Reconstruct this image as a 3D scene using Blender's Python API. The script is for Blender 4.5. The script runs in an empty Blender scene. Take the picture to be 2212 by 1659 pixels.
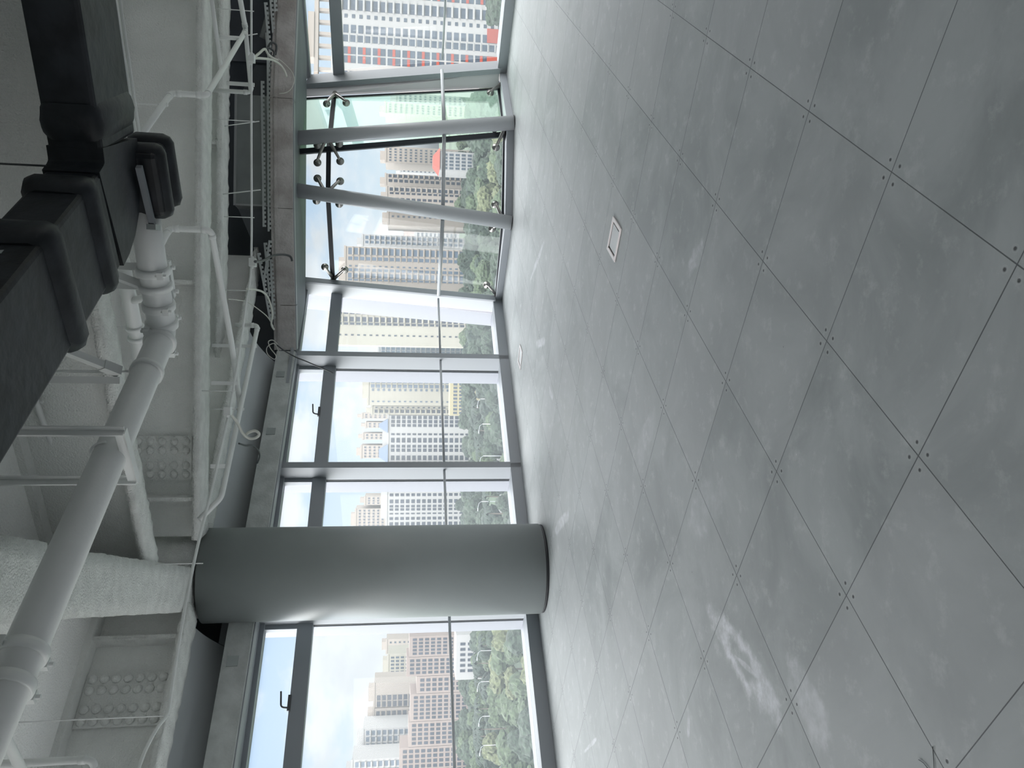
import bpy, bmesh, math, random
from mathutils import Vector, Matrix
random.seed(7)
sc = bpy.context.scene
# ------------------------------------------------------------------ camera
F, PITCH, ROLL, H = 1691.143, -0.141644, 0.012507, 1.448683
cp, sp = math.cos(PITCH), math.sin(PITCH)
fw = Vector((0, cp, sp)); _u = Vector((0, -sp, cp)); _r = Vector((1, 0, 0))
rt = _r*math.cos(ROLL) + _u*math.sin(ROLL)
up = -_r*math.sin(ROLL) + _u*math.cos(ROLL)
EYE = Vector((0, 0, H))
cd = bpy.data.cameras.new('camera'); cam = bpy.data.objects.new('camera', cd)
sc.collection.objects.link(cam); sc.camera = cam
cd.sensor_fit = 'HORIZONTAL'; cd.sensor_width = 36; cd.lens = F/2212*36
cd.clip_start = .05; cd.clip_end = 3000
M = Matrix.Identity(4)
for k in range(3):
    M[k][0] = -up[k]; M[k][1] = rt[k]; M[k][2] = -fw[k]; M[k][3] = EYE[k]
cam.matrix_world = M          # the photograph was taken with the phone turned on its side
# ------------------------------------------------------------------ exposure
sc.view_settings.view_transform = 'Standard'; sc.view_settings.look = 'None'
sc.view_settings.gamma = 1; sc.view_settings.use_curve_mapping = False
sc.view_settings.exposure = 0.08
sc.cycles.use_denoising = True
sc.cycles.max_bounces = 10; sc.cycles.diffuse_bounces = 5; sc.cycles.glossy_bounces = 3
sc.cycles.transparent_max_bounces = 12; sc.cycles.caustics_reflective = False
sc.cycles.sample_clamp_indirect = 8
# ------------------------------------------------------------------ node helpers
def node(nt, t, **kw):
    n = nt.nodes.new(t)
    for k, v in kw.items():
        if k[0] == 'i' and k[1:].isdigit(): k = int(k[1:])
        elif k.startswith('in_'): k = k[3:].replace('_', ' ')
        else:
            setattr(n, k, v); continue
        if isinstance(v, bpy.types.NodeSocket): nt.links.new(v, n.inputs[k])
        else: n.inputs[k].default_value = v
    return n
def mth(nt, op, a, b=None, c=None, clamp=False):
    n = nt.nodes.new('ShaderNodeMath'); n.operation = op; n.use_clamp = clamp
    for i, v in enumerate((a, b, c)):
        if v is None: continue
        if isinstance(v, bpy.types.NodeSocket): nt.links.new(v, n.inputs[i])
        else: n.inputs[i].default_value = v
    return n.outputs[0]
def mix(nt, f, a, b):
    n = nt.nodes.new('ShaderNodeMix'); n.data_type = 'RGBA'
    for i, v in ((0, f), (6, a), (7, b)):
        if isinstance(v, bpy.types.NodeSocket): nt.links.new(v, n.inputs[i])
        else: n.inputs[i].default_value = v if i == 0 else (*v, 1)
    return n.outputs[2]
def smooth(nt, v, a, b, lo=0., hi=1.):
    n = nt.nodes.new('ShaderNodeMapRange'); n.interpolation_type = 'SMOOTHSTEP'
    nt.links.new(v, n.inputs[0])
    for i, x in ((1, a), (2, b), (3, lo), (4, hi)): n.inputs[i].default_value = x
    return n.outputs[0]
# ------------------------------------------------------------------ world: hazy sky with cumulus, far brighter overhead and behind
w = bpy.data.worlds.new('sky'); sc.world = w; w.use_nodes = True
nt = w.node_tree; nt.nodes.clear()
tc = node(nt, 'ShaderNodeTexCoord'); sx = node(nt, 'ShaderNodeSeparateXYZ', i0=tc.outputs['Generated'])
mp = node(nt, 'ShaderNodeMapping', i0=tc.outputs['Generated']); mp.inputs['Scale'].default_value = (1, 1, 1.7); mp.inputs['Location'].default_value = (.31, .2, .07)
n1 = node(nt, 'ShaderNodeTexNoise', i0=mp.outputs[0]); n1.inputs['Scale'].default_value = 5.5; n1.inputs['Detail'].default_value = 7; n1.inputs['Roughness'].default_value = .55
n2 = node(nt, 'ShaderNodeTexNoise', i0=mp.outputs[0]); n2.inputs['Scale'].default_value = 13; n2.inputs['Detail'].default_value = 6
cl = smooth(nt, n1.outputs[0], .43, .56)
shade = smooth(nt, n2.outputs[0], .30, .62, .86, 1.0)
elev = sx.outputs[2]
blue = mix(nt, smooth(nt, elev, 0.0, .2), (.72, .83, .90), (.50, .68, .92))
cloudc = node(nt, 'ShaderNodeMix', data_type='RGBA'); cloudc.inputs[0].default_value = 1; cloudc.blend_type = 'MULTIPLY'
cloudc.inputs[6].default_value = (.92, .95, .98, 1); nt.links.new(shade, cloudc.inputs[7])
skyc = mix(nt, cl, blue, cloudc.outputs[2])
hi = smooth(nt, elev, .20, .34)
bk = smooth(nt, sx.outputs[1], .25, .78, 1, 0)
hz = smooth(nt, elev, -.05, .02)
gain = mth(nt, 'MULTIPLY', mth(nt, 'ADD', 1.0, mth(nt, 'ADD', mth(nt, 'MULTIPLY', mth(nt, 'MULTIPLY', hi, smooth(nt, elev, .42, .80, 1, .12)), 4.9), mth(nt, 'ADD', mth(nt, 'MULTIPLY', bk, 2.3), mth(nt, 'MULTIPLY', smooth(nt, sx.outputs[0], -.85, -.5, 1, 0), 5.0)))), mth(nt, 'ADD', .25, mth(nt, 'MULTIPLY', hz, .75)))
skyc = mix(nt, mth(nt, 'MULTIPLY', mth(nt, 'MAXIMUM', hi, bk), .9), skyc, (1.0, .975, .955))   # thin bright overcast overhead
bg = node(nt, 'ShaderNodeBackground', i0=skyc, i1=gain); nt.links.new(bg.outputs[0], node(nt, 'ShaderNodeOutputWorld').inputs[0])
w.cycles.sampling_method = 'MANUAL'; w.cycles.sample_map_resolution = 1024
sd = bpy.data.lights.new('sun', 'SUN'); sd.energy = .9; sd.angle = .06; sd.color = (1, .96, .9)
so = bpy.data.objects.new('sun', sd); sc.collection.objects.link(so); so.location = (0, -50, 80)
so.rotation_euler = Vector((.45, .55, -1.0)).to_track_quat('-Z', 'Y').to_euler()   # shines from behind the building, never into the room
# ------------------------------------------------------------------ placing helpers (real distances, heights, planes)
def ray(x, y): return fw + rt*((829.5-y)/F) + up*((1106-x)/F)
def atz(x, y, z): d = ray(x, y); return EYE + d*((z-H)/d.z)
def atY(x, y, Y): d = ray(x, y); return EYE + d*(Y/d.y)
def V(*a): return Vector(a)
# ------------------------------------------------------------------ materials
def srgb(r, g, b):
    f = lambda c: (c/255/12.92) if c/255 <= .04045 else ((c/255+.055)/1.055)**2.4
    return (f(r), f(g), f(b))
def mat(name, col, rough=.6, var=0., vs=3., bump=0., bs=40., metal=0., spec=.5, dark=None):
    m = bpy.data.materials.new(name); m.use_nodes = True; nt = m.node_tree
    p = nt.nodes['Principled BSDF']; p.inputs['Roughness'].default_value = rough; p.inputs['Metallic'].default_value = metal
    p.inputs['Specular IOR Level'].default_value = spec
    p.inputs['Base Color'].default_value = (*col, 1)
    if var or bump: g = node(nt, 'ShaderNodeNewGeometry').outputs['Position']
    if var:
        n = node(nt, 'ShaderNodeTexNoise', i0=g); n.inputs['Scale'].default_value = vs; n.inputs['Detail'].default_value = 5
        d = dark or tuple(c*(1-var) for c in col)
        nt.links.new(mix(nt, smooth(nt, n.outputs[0], .3, .7), d, tuple(min(1, c*(1+var*.5)) for c in col)), p.inputs['Base Color'])
    if bump:
        n = node(nt, 'ShaderNodeTexNoise', i0=g); n.inputs['Scale'].default_value = bs; n.inputs['Detail'].default_value = 3
        b = node(nt, 'ShaderNodeBump'); b.inputs['Strength'].default_value = bump; b.inputs['Distance'].default_value = .02
        nt.links.new(n.outputs[0], b.inputs['Height']); nt.links.new(b.outputs[0], p.inputs['Normal'])
    return m
def glass(name, tint, gl=.06, veil=None):
    m = bpy.data.materials.new(name); m.use_nodes = True; nt = m.node_tree; nt.nodes.clear()
    t = node(nt, 'ShaderNodeBsdfTransparent', i0=(*tint, 1)); g = node(nt, 'ShaderNodeBsdfGlossy', i0=(1, 1, 1, 1)); g.inputs['Roughness'].default_value = .01
    fr = node(nt, 'ShaderNodeLayerWeight'); fr.inputs[0].default_value = .25
    k = mth(nt, 'ADD', gl*.5, mth(nt, 'MULTIPLY', fr.outputs['Fresnel'], gl*2))
    s = node(nt, 'ShaderNodeMixShader', i0=k, i1=t.outputs[0], i2=g.outputs[0]); o = s.outputs[0]
    if veil:   # pale translucent veil mixed into the pane to imitate outdoor haze
        df = node(nt, 'ShaderNodeBsdfTranslucent', i0=(*veil[0], 1)); o = node(nt, 'ShaderNodeMixShader', i0=veil[1], i1=o, i2=df.outputs[0]).outputs[0]
    nt.links.new(o, node(nt, 'ShaderNodeOutputMaterial').inputs[0]); return m
MT = dict(
 slab=mat('slab paint', (.87, .875, .86), .85, .08, 1.3, .7, 60), web=mat('sprayed steel paint', (.77, .78, .765), .8, .10, 1.6, .6, 75),
 rough=mat('rough fireproofing', (.74, .75, .735), .9, .10, 9, .9, 70), pipe=mat('white painted pipe', (.74, .75, .75), .42, .05, 2, .04, 60),
 column=mat('column paint', (.275, .30, .30), .48, .07, .9, .04, 20), rubber=mat('black duct insulation', (.016, .019, .024), .5, .5, 6, .25, 12, dark=(.008, .0095, .012), spec=.3),
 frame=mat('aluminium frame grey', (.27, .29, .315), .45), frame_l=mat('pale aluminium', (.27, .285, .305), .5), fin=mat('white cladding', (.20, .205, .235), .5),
 white=mat('white panel', (.68, .67, .685), .5), post=mat('post paint', (.40, .42, .44), .35), seal=mat('black sealant', (.012, .015, .022), .5),
 steel=mat('stainless steel', (.36, .345, .33), .28, metal=1.), dsteel=mat('dark grey steel panel', (.16, .175, .195), .6, .15, 2),  # dsteel is a dark grey, slightly mottled panel colour
 galv=mat('galvanised sheet', (.34, .37, .37), .45, .12, 3, metal=.3), tray=mat('slotted angle', (.50, .52, .53), .45, metal=.5),
 con=mat('grey concrete', (.50, .52, .515), .85, .18, 5, .25, 40), conb=mat('brownish shuttered concrete', (.42, .40, .395), .85, .22, 4, .5, 30, dark=(.32, .295, .285)),
 dark=mat('dark edge', (.02, .022, .026), .6), cable_w=mat('pale flexible conduit', (.60, .60, .56), .5), cable_d=mat('dark cable', (.06, .065, .07), .5),
 sheet=mat('smooth grey sheet', (.52, .545, .56), .35, .05, 1), plastic=mat('white plastic', (.66, .67, .67), .4), boxm=mat('floor box metal', (.62, .58, .58), .4), boxin=mat('floor box tray', (.50, .52, .53), .5),
 wall=mat('wall paint', (.40, .42, .42), .8, .05, 1), spand=mat('spandrel panel', (.10, .115, .14), .6, .1, 1.5),
)
VE = ((.82, .9, .96), .045)
GL = glass('clear glass', (.94, .955, .96), .025, VE); GLB = glass('haze veiled point fixed glass', (.95, .97, .98), .03, VE)
GLG = glass('green tinted glass', (.86, .95, .90), .07, ((.70, .9, .82), .09))
# floor material ------------------------------------------------------------
X0, Y0, TH = .649325, 2.161906, 2.519944
ct, st = math.cos(TH), math.sin(TH)
def tile(i, j): return V(X0+.6*(i*ct+j*st), Y0+.6*(i*st-j*ct), 0)
def floor_mat():
    m = bpy.data.materials.new('raised floor panels'); m.use_nodes = True; nt = m.node_tree; p = nt.nodes['Principled BSDF']
    g = node(nt, 'ShaderNodeNewGeometry').outputs['Position']; s = node(nt, 'ShaderNodeSeparateXYZ', i0=g); X, Y = s.outputs[0], s.outputs[1]
    dx = mth(nt, 'SUBTRACT', X, X0); dy = mth(nt, 'SUBTRACT', Y, Y0)
    I = mth(nt, 'DIVIDE', mth(nt, 'ADD', mth(nt, 'MULTIPLY', dx, ct), mth(nt, 'MULTIPLY', dy, st)), .6)
    J = mth(nt, 'DIVIDE', mth(nt, 'SUBTRACT', mth(nt, 'MULTIPLY', dx, st), mth(nt, 'MULTIPLY', dy, ct)), .6)
    def edge(v): return mth(nt, 'MULTIPLY', mth(nt, 'ABSOLUTE', mth(nt, 'SUBTRACT', v, mth(nt, 'ROUND', v))), .6)
    ei, ej = edge(I), edge(J)
    # joint width changes a little from joint to joint
    jn = node(nt, 'ShaderNodeTexNoise', i0=g); jn.inputs['Scale'].default_value = .9
    ln = mth(nt, 'SUBTRACT', mth(nt, 'MINIMUM', ei, ej), mth(nt, 'MULTIPLY', jn.outputs[0], .0016))
    line = smooth(nt, ln, .0004, .0016, 1, 0)
    a = mth(nt, 'SUBTRACT', ei, .028); b = mth(nt, 'SUBTRACT', ej, .028)
    rr = mth(nt, 'SQRT', mth(nt, 'ADD', mth(nt, 'MULTIPLY', a, a), mth(nt, 'MULTIPLY', b, b)))
    scr = smooth(nt, rr, .003, .0075, 1, 0); ring = smooth(nt, mth(nt, 'ABSOLUTE', mth(nt, 'SUBTRACT', rr, .010)), 0, .003, 1, 0)
    cv = node(nt, 'ShaderNodeCombineXYZ', i0=mth(nt, 'FLOOR', I), i1=mth(nt, 'FLOOR', J))
    wn = node(nt, 'ShaderNodeTexWhiteNoise', i0=cv.outputs[0]); wn.noise_dimensions = '3D'
    n1 = node(nt, 'ShaderNodeTexNoise', i0=g); n1.inputs['Scale'].default_value = 1.6; n1.inputs['Detail'].default_value = 8; n1.inputs['Roughness'].default_value = .62; n1.inputs['Distortion'].default_value = .6
    n2 = node(nt, 'ShaderNodeTexNoise', i0=g); n2.inputs['Scale'].default_value = 9; n2.inputs['Detail'].default_value = 6; n2.inputs['Roughness'].default_value = .7
    base = mix(nt, smooth(nt, n1.outputs[0], .32, .68), (.262, .283, .286), (.380, .405, .412))
    base = mix(nt, mth(nt, 'MULTIPLY', wn.outputs[0], .5), base, (.40, .415, .425))
    base = mix(nt, smooth(nt, n2.outputs[0], .52, .72, 0, .38), base, (.55, .57, .58))
    # specks
    vo = node(nt, 'ShaderNodeTexVoronoi', i0=g); vo.inputs['Scale'].default_value = 5.5; vo.feature = 'F1'
    vs = smooth(nt, vo.outputs['Distance'], .012, .03, 1, 0); vc = node(nt, 'ShaderNodeSeparateColor', i0=vo.outputs['Color'])
    base = mix(nt, mth(nt, 'MULTIPLY', vs, smooth(nt, vc.outputs[0], .70, .74, 0, .55)), base, (.12, .125, .13))
    base = mix(nt, mth(nt, 'MULTIPLY', vs, smooth(nt, vc.outputs[1], .86, .88, 0, .8)), base, (.70, .71, .71))
    # plaster marks with their own places and shapes
    dn = node(nt, 'ShaderNodeTexNoise', i0=g); dn.inputs['Scale'].default_value = 7; dn.inputs['Detail'].default_value = 7; dn.inputs['Roughness'].default_value = .65
    def blob(cx, cy, rx, ry, ang, amt, ringy=False, w=.35):
        nonlocal base
        c, s_ = math.cos(ang), math.sin(ang)
        ax = mth(nt, 'SUBTRACT', X, cx); ay = mth(nt, 'SUBTRACT', Y, cy)
        u = mth(nt, 'DIVIDE', mth(nt, 'ADD', mth(nt, 'MULTIPLY', ax, c), mth(nt, 'MULTIPLY', ay, s_)), rx)
        v = mth(nt, 'DIVIDE', mth(nt, 'SUBTRACT', mth(nt, 'MULTIPLY', ay, c), mth(nt, 'MULTIPLY', ax, s_)), ry)
        r = mth(nt, 'ADD', mth(nt, 'SQRT', mth(nt, 'ADD', mth(nt, 'MULTIPLY', u, u), mth(nt, 'MULTIPLY', v, v))), mth(nt, 'MULTIPLY', mth(nt, 'SUBTRACT', dn.outputs[0], .5), 1.6))
        k = smooth(nt, mth(nt, 'ABSOLUTE', mth(nt, 'SUBTRACT', r, .8)), .03, w, 1, 0) if ringy else smooth(nt, r, .5, 1.0, 1, 0)
        k = mth(nt, 'MULTIPLY', k, smooth(nt, n2.outputs[0], .36, .62, .35, 1.0))
        base = mix(nt, mth(nt, 'MULTIPLY', k, amt), base, (.66, .68, .72))
    A0 = atz(1550, 1345, 0); B0 = atz(1670, 1530, 0); c0 = (A0+B0)/2
    blob(c0.x, c0.y, (A0-B0).length*.52, .085, math.atan2((B0-A0).y, (B0-A0).x), .8, True, .52)
    c1 = atz(1612, 1440, 0); blob(c1.x, c1.y, .13, .016, math.atan2((B0-A0).y, (B0-A0).x)+.25, .6)
    A1 = atz(1700, 1420, 0); B1 = atz(1800, 1655, 0); c1 = (A1+B1)/2
    blob(c1.x, c1.y, (A1-B1).length*.6, .10, math.atan2((B1-A1).y, (B1-A1).x), .45)
    for (x, y, rx, ry, a_) in ((1487, 1570, .06, .03, 0), (1160, 565, .5, .05, 1.9), (1168, 740, .35, .06, 1.6), (1212, 1130, .45, .07, 2.0), (1275, 1610, .30, .02, 2.2), (1500, 560, .16, .07, 2.), (1190, 850, .12, .05, 1.), (1395, 950, .25, .12, 2.3), (1520, 1100, .3, .15, 2.1)):
        q = atz(x, y, 0); blob(q.x, q.y, rx, ry, a_, .5 if rx < .2 or ry < .09 else .22)
    base = mix(nt, mth(nt, 'MULTIPLY', line, .78), base, (.04, .045, .05))
    base = mix(nt, mth(nt, 'MULTIPLY', scr, .85), base, (.045, .045, .05))
    base = mix(nt, mth(nt, 'MULTIPLY', ring, .25), base, (.5, .52, .52))
    nt.links.new(base, p.inputs['Base Color'])
    nt.links.new(smooth(nt, n1.outputs[0], .3, .7, .50, .62), p.inputs['Roughness']); p.inputs['Specular IOR Level'].default_value = .22
    b = node(nt, 'ShaderNodeBump', invert=True); b.inputs['Strength'].default_value = .5; b.inputs['Distance'].default_value = .002
    nt.links.new(mth(nt, 'MAXIMUM', line, scr), b.inputs['Height']); nt.links.new(b.outputs[0], p.inputs['Normal'])
    return m
MT['floor'] = floor_mat()
# ------------------------------------------------------------------ mesh helpers
class MB:
    def __init__(s): s.v = []; s.f = []; s.sm = []
    def add(s, vs, fs, smooth=False):
        o = len(s.v); s.v += [Vector(v) for v in vs]
        for f in fs: s.f.append([i+o for i in f]); s.sm.append(smooth)
        return s
    def hexa(s, a):   # 8 corners: bottom 4 ccw, top 4
        return s.add(a, [(3, 2, 1, 0), (4, 5, 6, 7), (0, 1, 5, 4), (1, 2, 6, 5), (2, 3, 7, 6), (3, 0, 4, 7)])
    def box(s, x0, x1, y0, y1, z0, z1):
        return s.hexa([(x0, y0, z0), (x1, y0, z0), (x1, y1, z0), (x0, y1, z0), (x0, y0, z1), (x1, y0, z1), (x1, y1, z1), (x0, y1, z1)])
    def wallseg(s, p, q, n, d0, d1, z0, z1, zz0=None, zz1=None):
        """box along plan line p-q, from offset d0 to d1 along plan normal n"""
        p = Vector(p[:2]); q = Vector(q[:2]); n = Vector(n[:2])
        a, b, c, d = p+n*d0, q+n*d0, q+n*d1, p+n*d1
        return s.hexa([(*a, z0), (*b, z0), (*c, z0), (*d, z0), (*a, z1), (*b, z1), (*c, z1), (*d, z1)])
    def prism(s, poly, z0, z1):
        n = len(poly); vs = [(*p[:2], z0) for p in poly]+[(*p[:2], z1) for p in poly]
        return s.add(vs, [tuple(range(n))[::-1], tuple(range(n, 2*n))]+[(i, (i+1) % n, n+(i+1) % n, n+i) for i in range(n)])
    def slab4(s, c, t):   # four corners of a panel and a thickness along its normal
        c = [Vector(x) for x in c]; n = (c[1]-c[0]).cross(c[3]-c[0]).normalized()*t/2
        return s.hexa([x-n for x in c]+[x+n for x in c])
    def bar(s, p, q, wx, wy, upv=(0, 0, 1)):
        p = Vector(p); q = Vector(q); d = (q-p).normalized(); u = Vector(upv)
        if abs(d.dot(u)) > .95: u = Vector((0, 1, 0))
        a = d.cross(u).normalized()*wx/2; b = a.cross(d).normalized()*wy/2
        return s.hexa([p-a-b, p+a-b, p+a+b, p-a+b, q-a-b, q+a-b, q+a+b, q-a+b])
    def tube(s, pts, r, seg=12, caps=True):
        pts = [Vector(p) for p in pts]; rs = r if isinstance(r, (list, tuple)) else [r]*len(pts)
        n = len(pts); T = []
        for i in range(n):
            a = pts[max(0, i-1)]; b = pts[min(n-1, i+1)]; T.append((b-a).normalized())
        u = T[0].orthogonal().normalized(); vs = []
        for i in range(n):
            if i:
                u = (u - T[i]*u.dot(T[i]))
                u = u.normalized() if u.length > 1e-6 else T[i].orthogonal().normalized()
            v = T[i].cross(u)
            for k in range(seg):
                a = 2*math.pi*k/seg; vs.append(pts[i]+(u*math.cos(a)+v*math.sin(a))*rs[i])
        o = len(s.v); s.v += vs
        for i in range(n-1):
            for k in range(seg):
                s.f.append([o+i*seg+k, o+i*seg+(k+1) % seg, o+(i+1)*seg+(k+1) % seg, o+(i+1)*seg+k]); s.sm.append(True)
        if caps:
            s.f.append([o+k for k in range(seg)][::-1]); s.sm.append(False)
            s.f.append([o+(n-1)*seg+k for k in range(seg)]); s.sm.append(False)
        return s
    def jitter(s, a):
        for v in s.v: v += Vector((random.uniform(-a, a), random.uniform(-a, a), random.uniform(-a, a)))
        return s
def fillet(pts, r, n=5):
    pts = [Vector(p) for p in pts]; out = [pts[0]]
    for i in range(1, len(pts)-1):
        a, b, c = pts[i-1], pts[i], pts[i+1]; d1 = (a-b); d2 = (c-b); k = min(r, d1.length*.45, d2.length*.45)
        p = b+d1.normalized()*k; q = b+d2.normalized()*k
        for t in range(n+1):
            t /= n; out.append(p*(1-t)**2+b*2*t*(1-t)+q*t*t)
    return out+[pts[-1]]
def curve(pts, n=6):
    pts = [Vector(p) for p in pts]; P = [pts[0]]+pts+[pts[-1]]; out = []
    for i in range(1, len(P)-2):
        for k in range(n):
            t = k/n; a, b, c, d = P[i-1:i+3]
            out.append(.5*((2*b)+(c-a)*t+(2*a-5*b+4*c-d)*t*t+(3*b-a-3*c+d)*t**3))
    return out+[pts[-1]]
def wp(o):
    p = Vector(o.location)
    while o.parent: o = o.parent; p += o.location
    return p
def obj(name, mb, m, parent=None, label=None, cat=None, group=None, kind=None, origin=None, bevel=0, part_label=None):
    me = bpy.data.meshes.new(name)
    base = wp(parent) if parent else Vector((0, 0, 0))
    if parent is None:
        if origin is None:
            lo = [min(v[k] for v in mb.v) for k in range(3)]; hi_ = [max(v[k] for v in mb.v) for k in range(3)]
            origin = Vector(((lo[0]+hi_[0])/2, (lo[1]+hi_[1])/2, lo[2]))
        base = Vector(origin)
    me.from_pydata([v-base for v in mb.v], [], mb.f)
    me.polygons.foreach_set('use_smooth', mb.sm); me.update()
    bm = bmesh.new(); bm.from_mesh(me); bmesh.ops.recalc_face_normals(bm, faces=bm.faces); bm.to_mesh(me); bm.free()
    me.materials.append(MT[m] if isinstance(m, str) else m)
    o = bpy.data.objects.new(name, me); sc.collection.objects.link(o)
    if parent: o.parent = parent
    else: o.location = base
    if bevel:
        b = o.modifiers.new('bevel', 'BEVEL'); b.width = bevel; b.segments = 2; b.limit_method = 'ANGLE'
    tagp(o, label or part_label, cat, group, kind); return o
def tagp(o, label=None, cat=None, group=None, kind=None):
    if label: o['label'] = label
    if cat: o['category'] = cat
    if group: o['group'] = group
    if kind: o['kind'] = kind
    return o
def root(name, loc, label=None, cat=None, group=None, kind=None):
    o = bpy.data.objects.new(name, None); sc.collection.objects.link(o); o.location = Vector(loc); o.empty_display_size = .1
    return tagp(o, label, cat, group, kind)
def dup(o, loc, label=None, group=None, rotz=None, scale=None):
    r = o.copy(); sc.collection.objects.link(r); r.location = loc
    if rotz is not None: r.rotation_euler.z = rotz
    if scale is not None: r.scale = scale
    if label: r['label'] = label
    if group: r['group'] = group
    for ch in list(o.children):
        c = ch.copy(); sc.collection.objects.link(c); c.parent = r
        for g in ch.children:
            d = g.copy(); sc.collection.objects.link(d); d.parent = c
    return r
# ------------------------------------------------------------------ plan of the place
A = V(1.216, 11.292, 0); B = V(4.446, 11.117, 0)
dL = V(-.739, -.673, 0).normalized(); nL = V(-dL.y, dL.x, 0)      # nL points outwards
if nL.y < 0: nL = -nL
dR = V(.664, -.747, 0).normalized(); nR = V(-dR.y, dR.x, 0)
if nR.y < 0: nR = -nR
K1 = V(3.47, 10.27, 0); K2 = V(2.12, 10.33, 0)
SLAB = 4.03
def L(s, off=0, z=0): p = A+dL*s+nL*off; p.z = z; return p
def R(s, off=0, z=0): p = B+dR*s+nR*off; p.z = z; return p
LEND, REND = 15.5, 15.0
poly = [L(LEND, .05), L(0, .05), K2+V(0, .05, 0), K1+V(0, .05, 0), R(0, .05), R(REND, .05), V(R(REND).x, -9, 0), V(L(LEND).x, -9, 0)]
obj('floor', MB().prism(poly[::-1], -.02, 0), 'floor', kind='structure', origin=(0, 0, 0))
polyo = [L(LEND, .32), L(-.1, .32), R(-.1, .32), R(REND, .32), V(R(REND).x+.3, -9.3, 0), V(L(LEND).x-.3, -9.3, 0)]
obj('ceiling', MB().prism(polyo[::-1], SLAB, SLAB+.3), 'slab', kind='structure', origin=(0, 0, SLAB))
under = [L(LEND, .32), L(-.05, .32), K2+V(-.1, .5, 0), K1+V(.1, .5, 0), R(-.05, .32), R(REND, .32), V(R(REND).x+.3, -9.3, 0), V(L(LEND).x-.3, -9.3, 0)]
obj('trim_1', MB().prism(under[::-1], -.5, -.03), 'con', kind='structure')
xb0, xb1 = L(LEND).x-.3, R(REND).x+.3
obj('wall_back', MB().box(xb0, xb1, -9.3, -9.0, 0, SLAB), 'wall', kind='structure')
yl, yr = L(LEND).y, R(REND).y
if yl > -9: obj('wall_left', MB().box(xb0, xb0+.3, -9, yl, 0, .3).box(xb0, xb0+.3, -9, yl, 2.85, SLAB), 'wall', kind='structure')
if yr > -9: obj('wall_right', MB().box(xb1-.3, xb1, -9, yr, 0, .3).box(xb1-.3, xb1, -9, yr, 2.85, SLAB), 'wall', kind='structure')
# spandrel above the windows
sp_ = MB(); a = .22
sp_.wallseg(L(LEND), L(-.2), nL, a, a+.08, 2.86, SLAB-.01).wallseg(L(-.2, .26), R(-.2, .26), (0, 1), 0, .08, 2.86, SLAB-.01).wallseg(R(-.2), R(REND), nR, a, a+.08, 2.86, SLAB-.01)
obj('wall_spandrel', sp_, 'spand', kind='structure')
# soffit over the window line
sf = MB(); zs = 2.80
ql = [V(.40, 10.455, 0), V(.971, 10.334, 0), V(2.145, 10.03, 0), V(3.465, 9.887, 0), V(4.78, 10.107, 0), V(6.3, 9.4, 0)]
lin_off = -.20
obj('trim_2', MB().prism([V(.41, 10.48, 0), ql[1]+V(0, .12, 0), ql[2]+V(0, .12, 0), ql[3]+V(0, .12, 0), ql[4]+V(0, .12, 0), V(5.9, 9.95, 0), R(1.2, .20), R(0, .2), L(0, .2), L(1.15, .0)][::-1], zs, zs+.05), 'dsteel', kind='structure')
obj('trim_3', MB().wallseg(L(1.10), L(LEND), nL, -.10, .22, zs+.02, zs+.06), 'frame_l', kind='structure')
# ------------------------------------------------------------------ wing windows
def wing_window(idx, P, s0, s1, n, handle=True, mull=True, ext=0):
    """P(s,off,z); s0 is the side with the mullion nearer the corner"""
    r = root('window_%d' % idx, P((s0+s1)/2), kind='structure')
    d = (P(1)-P(0)); G = .27; mw = .075
    f = MB()
    f.wallseg(P(s0), P(s1), n, 0, .06, 0, .13).wallseg(P(s0), P(s1), n, .06, .30, 0, .118)
    obj('sill', f, 'frame', r)
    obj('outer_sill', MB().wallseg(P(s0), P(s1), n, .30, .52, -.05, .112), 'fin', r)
    f = MB().wallseg(P(s0+mw-ext), P(s1), n, G-.08, G+.02, 2.30, 2.455)
    obj('transom', f, 'frame', r)
    f = MB().wallseg(P(s0-ext), P(s1), n, G-.10, G+.04, 2.775, 2.87)
    if mull: f.wallseg(P(s0+mw), P(s0+mw+.05), n, G-.06, G+.02, 2.455, 2.775)
    f.wallseg(P(s1-.05), P(s1), n, G-.06, G+.02, 2.455, 2.775)
    obj('head_frame', f, 'frame', r)
    def gp(e0, e1, za, zb_): return MB().hexa([P(s0+.05-e0, G, za), P(s1, G, za), P(s1, G+.012, za), P(s0+.05-e0, G+.012, za), P(s0+.05-e1, G, zb_), P(s1, G, zb_), P(s1, G+.012, zb_), P(s0+.05-e1, G+.012, zb_)])
    obj('glass_pane', gp(0, ext*.81, .118, 2.30), GL, r); obj('glass_pane', gp(ext*.87, ext, 2.455, 2.775), GL, r)
    z = .92; obj('rail', MB().tube([P(s0+mw-.01, .05, z), P(s1+.01, .05, z)], .015, 10), 'post', r)
    if mull:
        obj('mullion', MB().wallseg(P(s0), P(s0+mw), n, 0, .24, .0, 2.84), 'frame_l', r, bevel=.004)
        obj('mullion_cap', MB().wallseg(P(s0-.004), P(s0+mw+.004), n, -.008, .0, .13, 2.84), 'frame', r)
        obj('gasket', MB().wallseg(P(s0+.005), P(s0+mw+.003), n, .24, .25, .118, 2.8), 'dark', r)
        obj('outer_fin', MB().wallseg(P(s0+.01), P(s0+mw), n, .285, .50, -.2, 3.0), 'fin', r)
    if handle:
        sm = (s0+s1)/2; h = MB(); a = P(sm, G-.09, 2.455); q = d.normalized()
        h.bar(a-q*.10, a+q*.05, .02, .03).tube(fillet([a+q*.02, a+q*.02-V(n.x, n.y, 0)*.02+V(0, 0, .07), a-q*.13-V(n.x, n.y, 0)*.02+V(0, 0, .085)], .03), .009, 8)
        obj('handle', h, 'cable_d', r)
    return r
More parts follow.
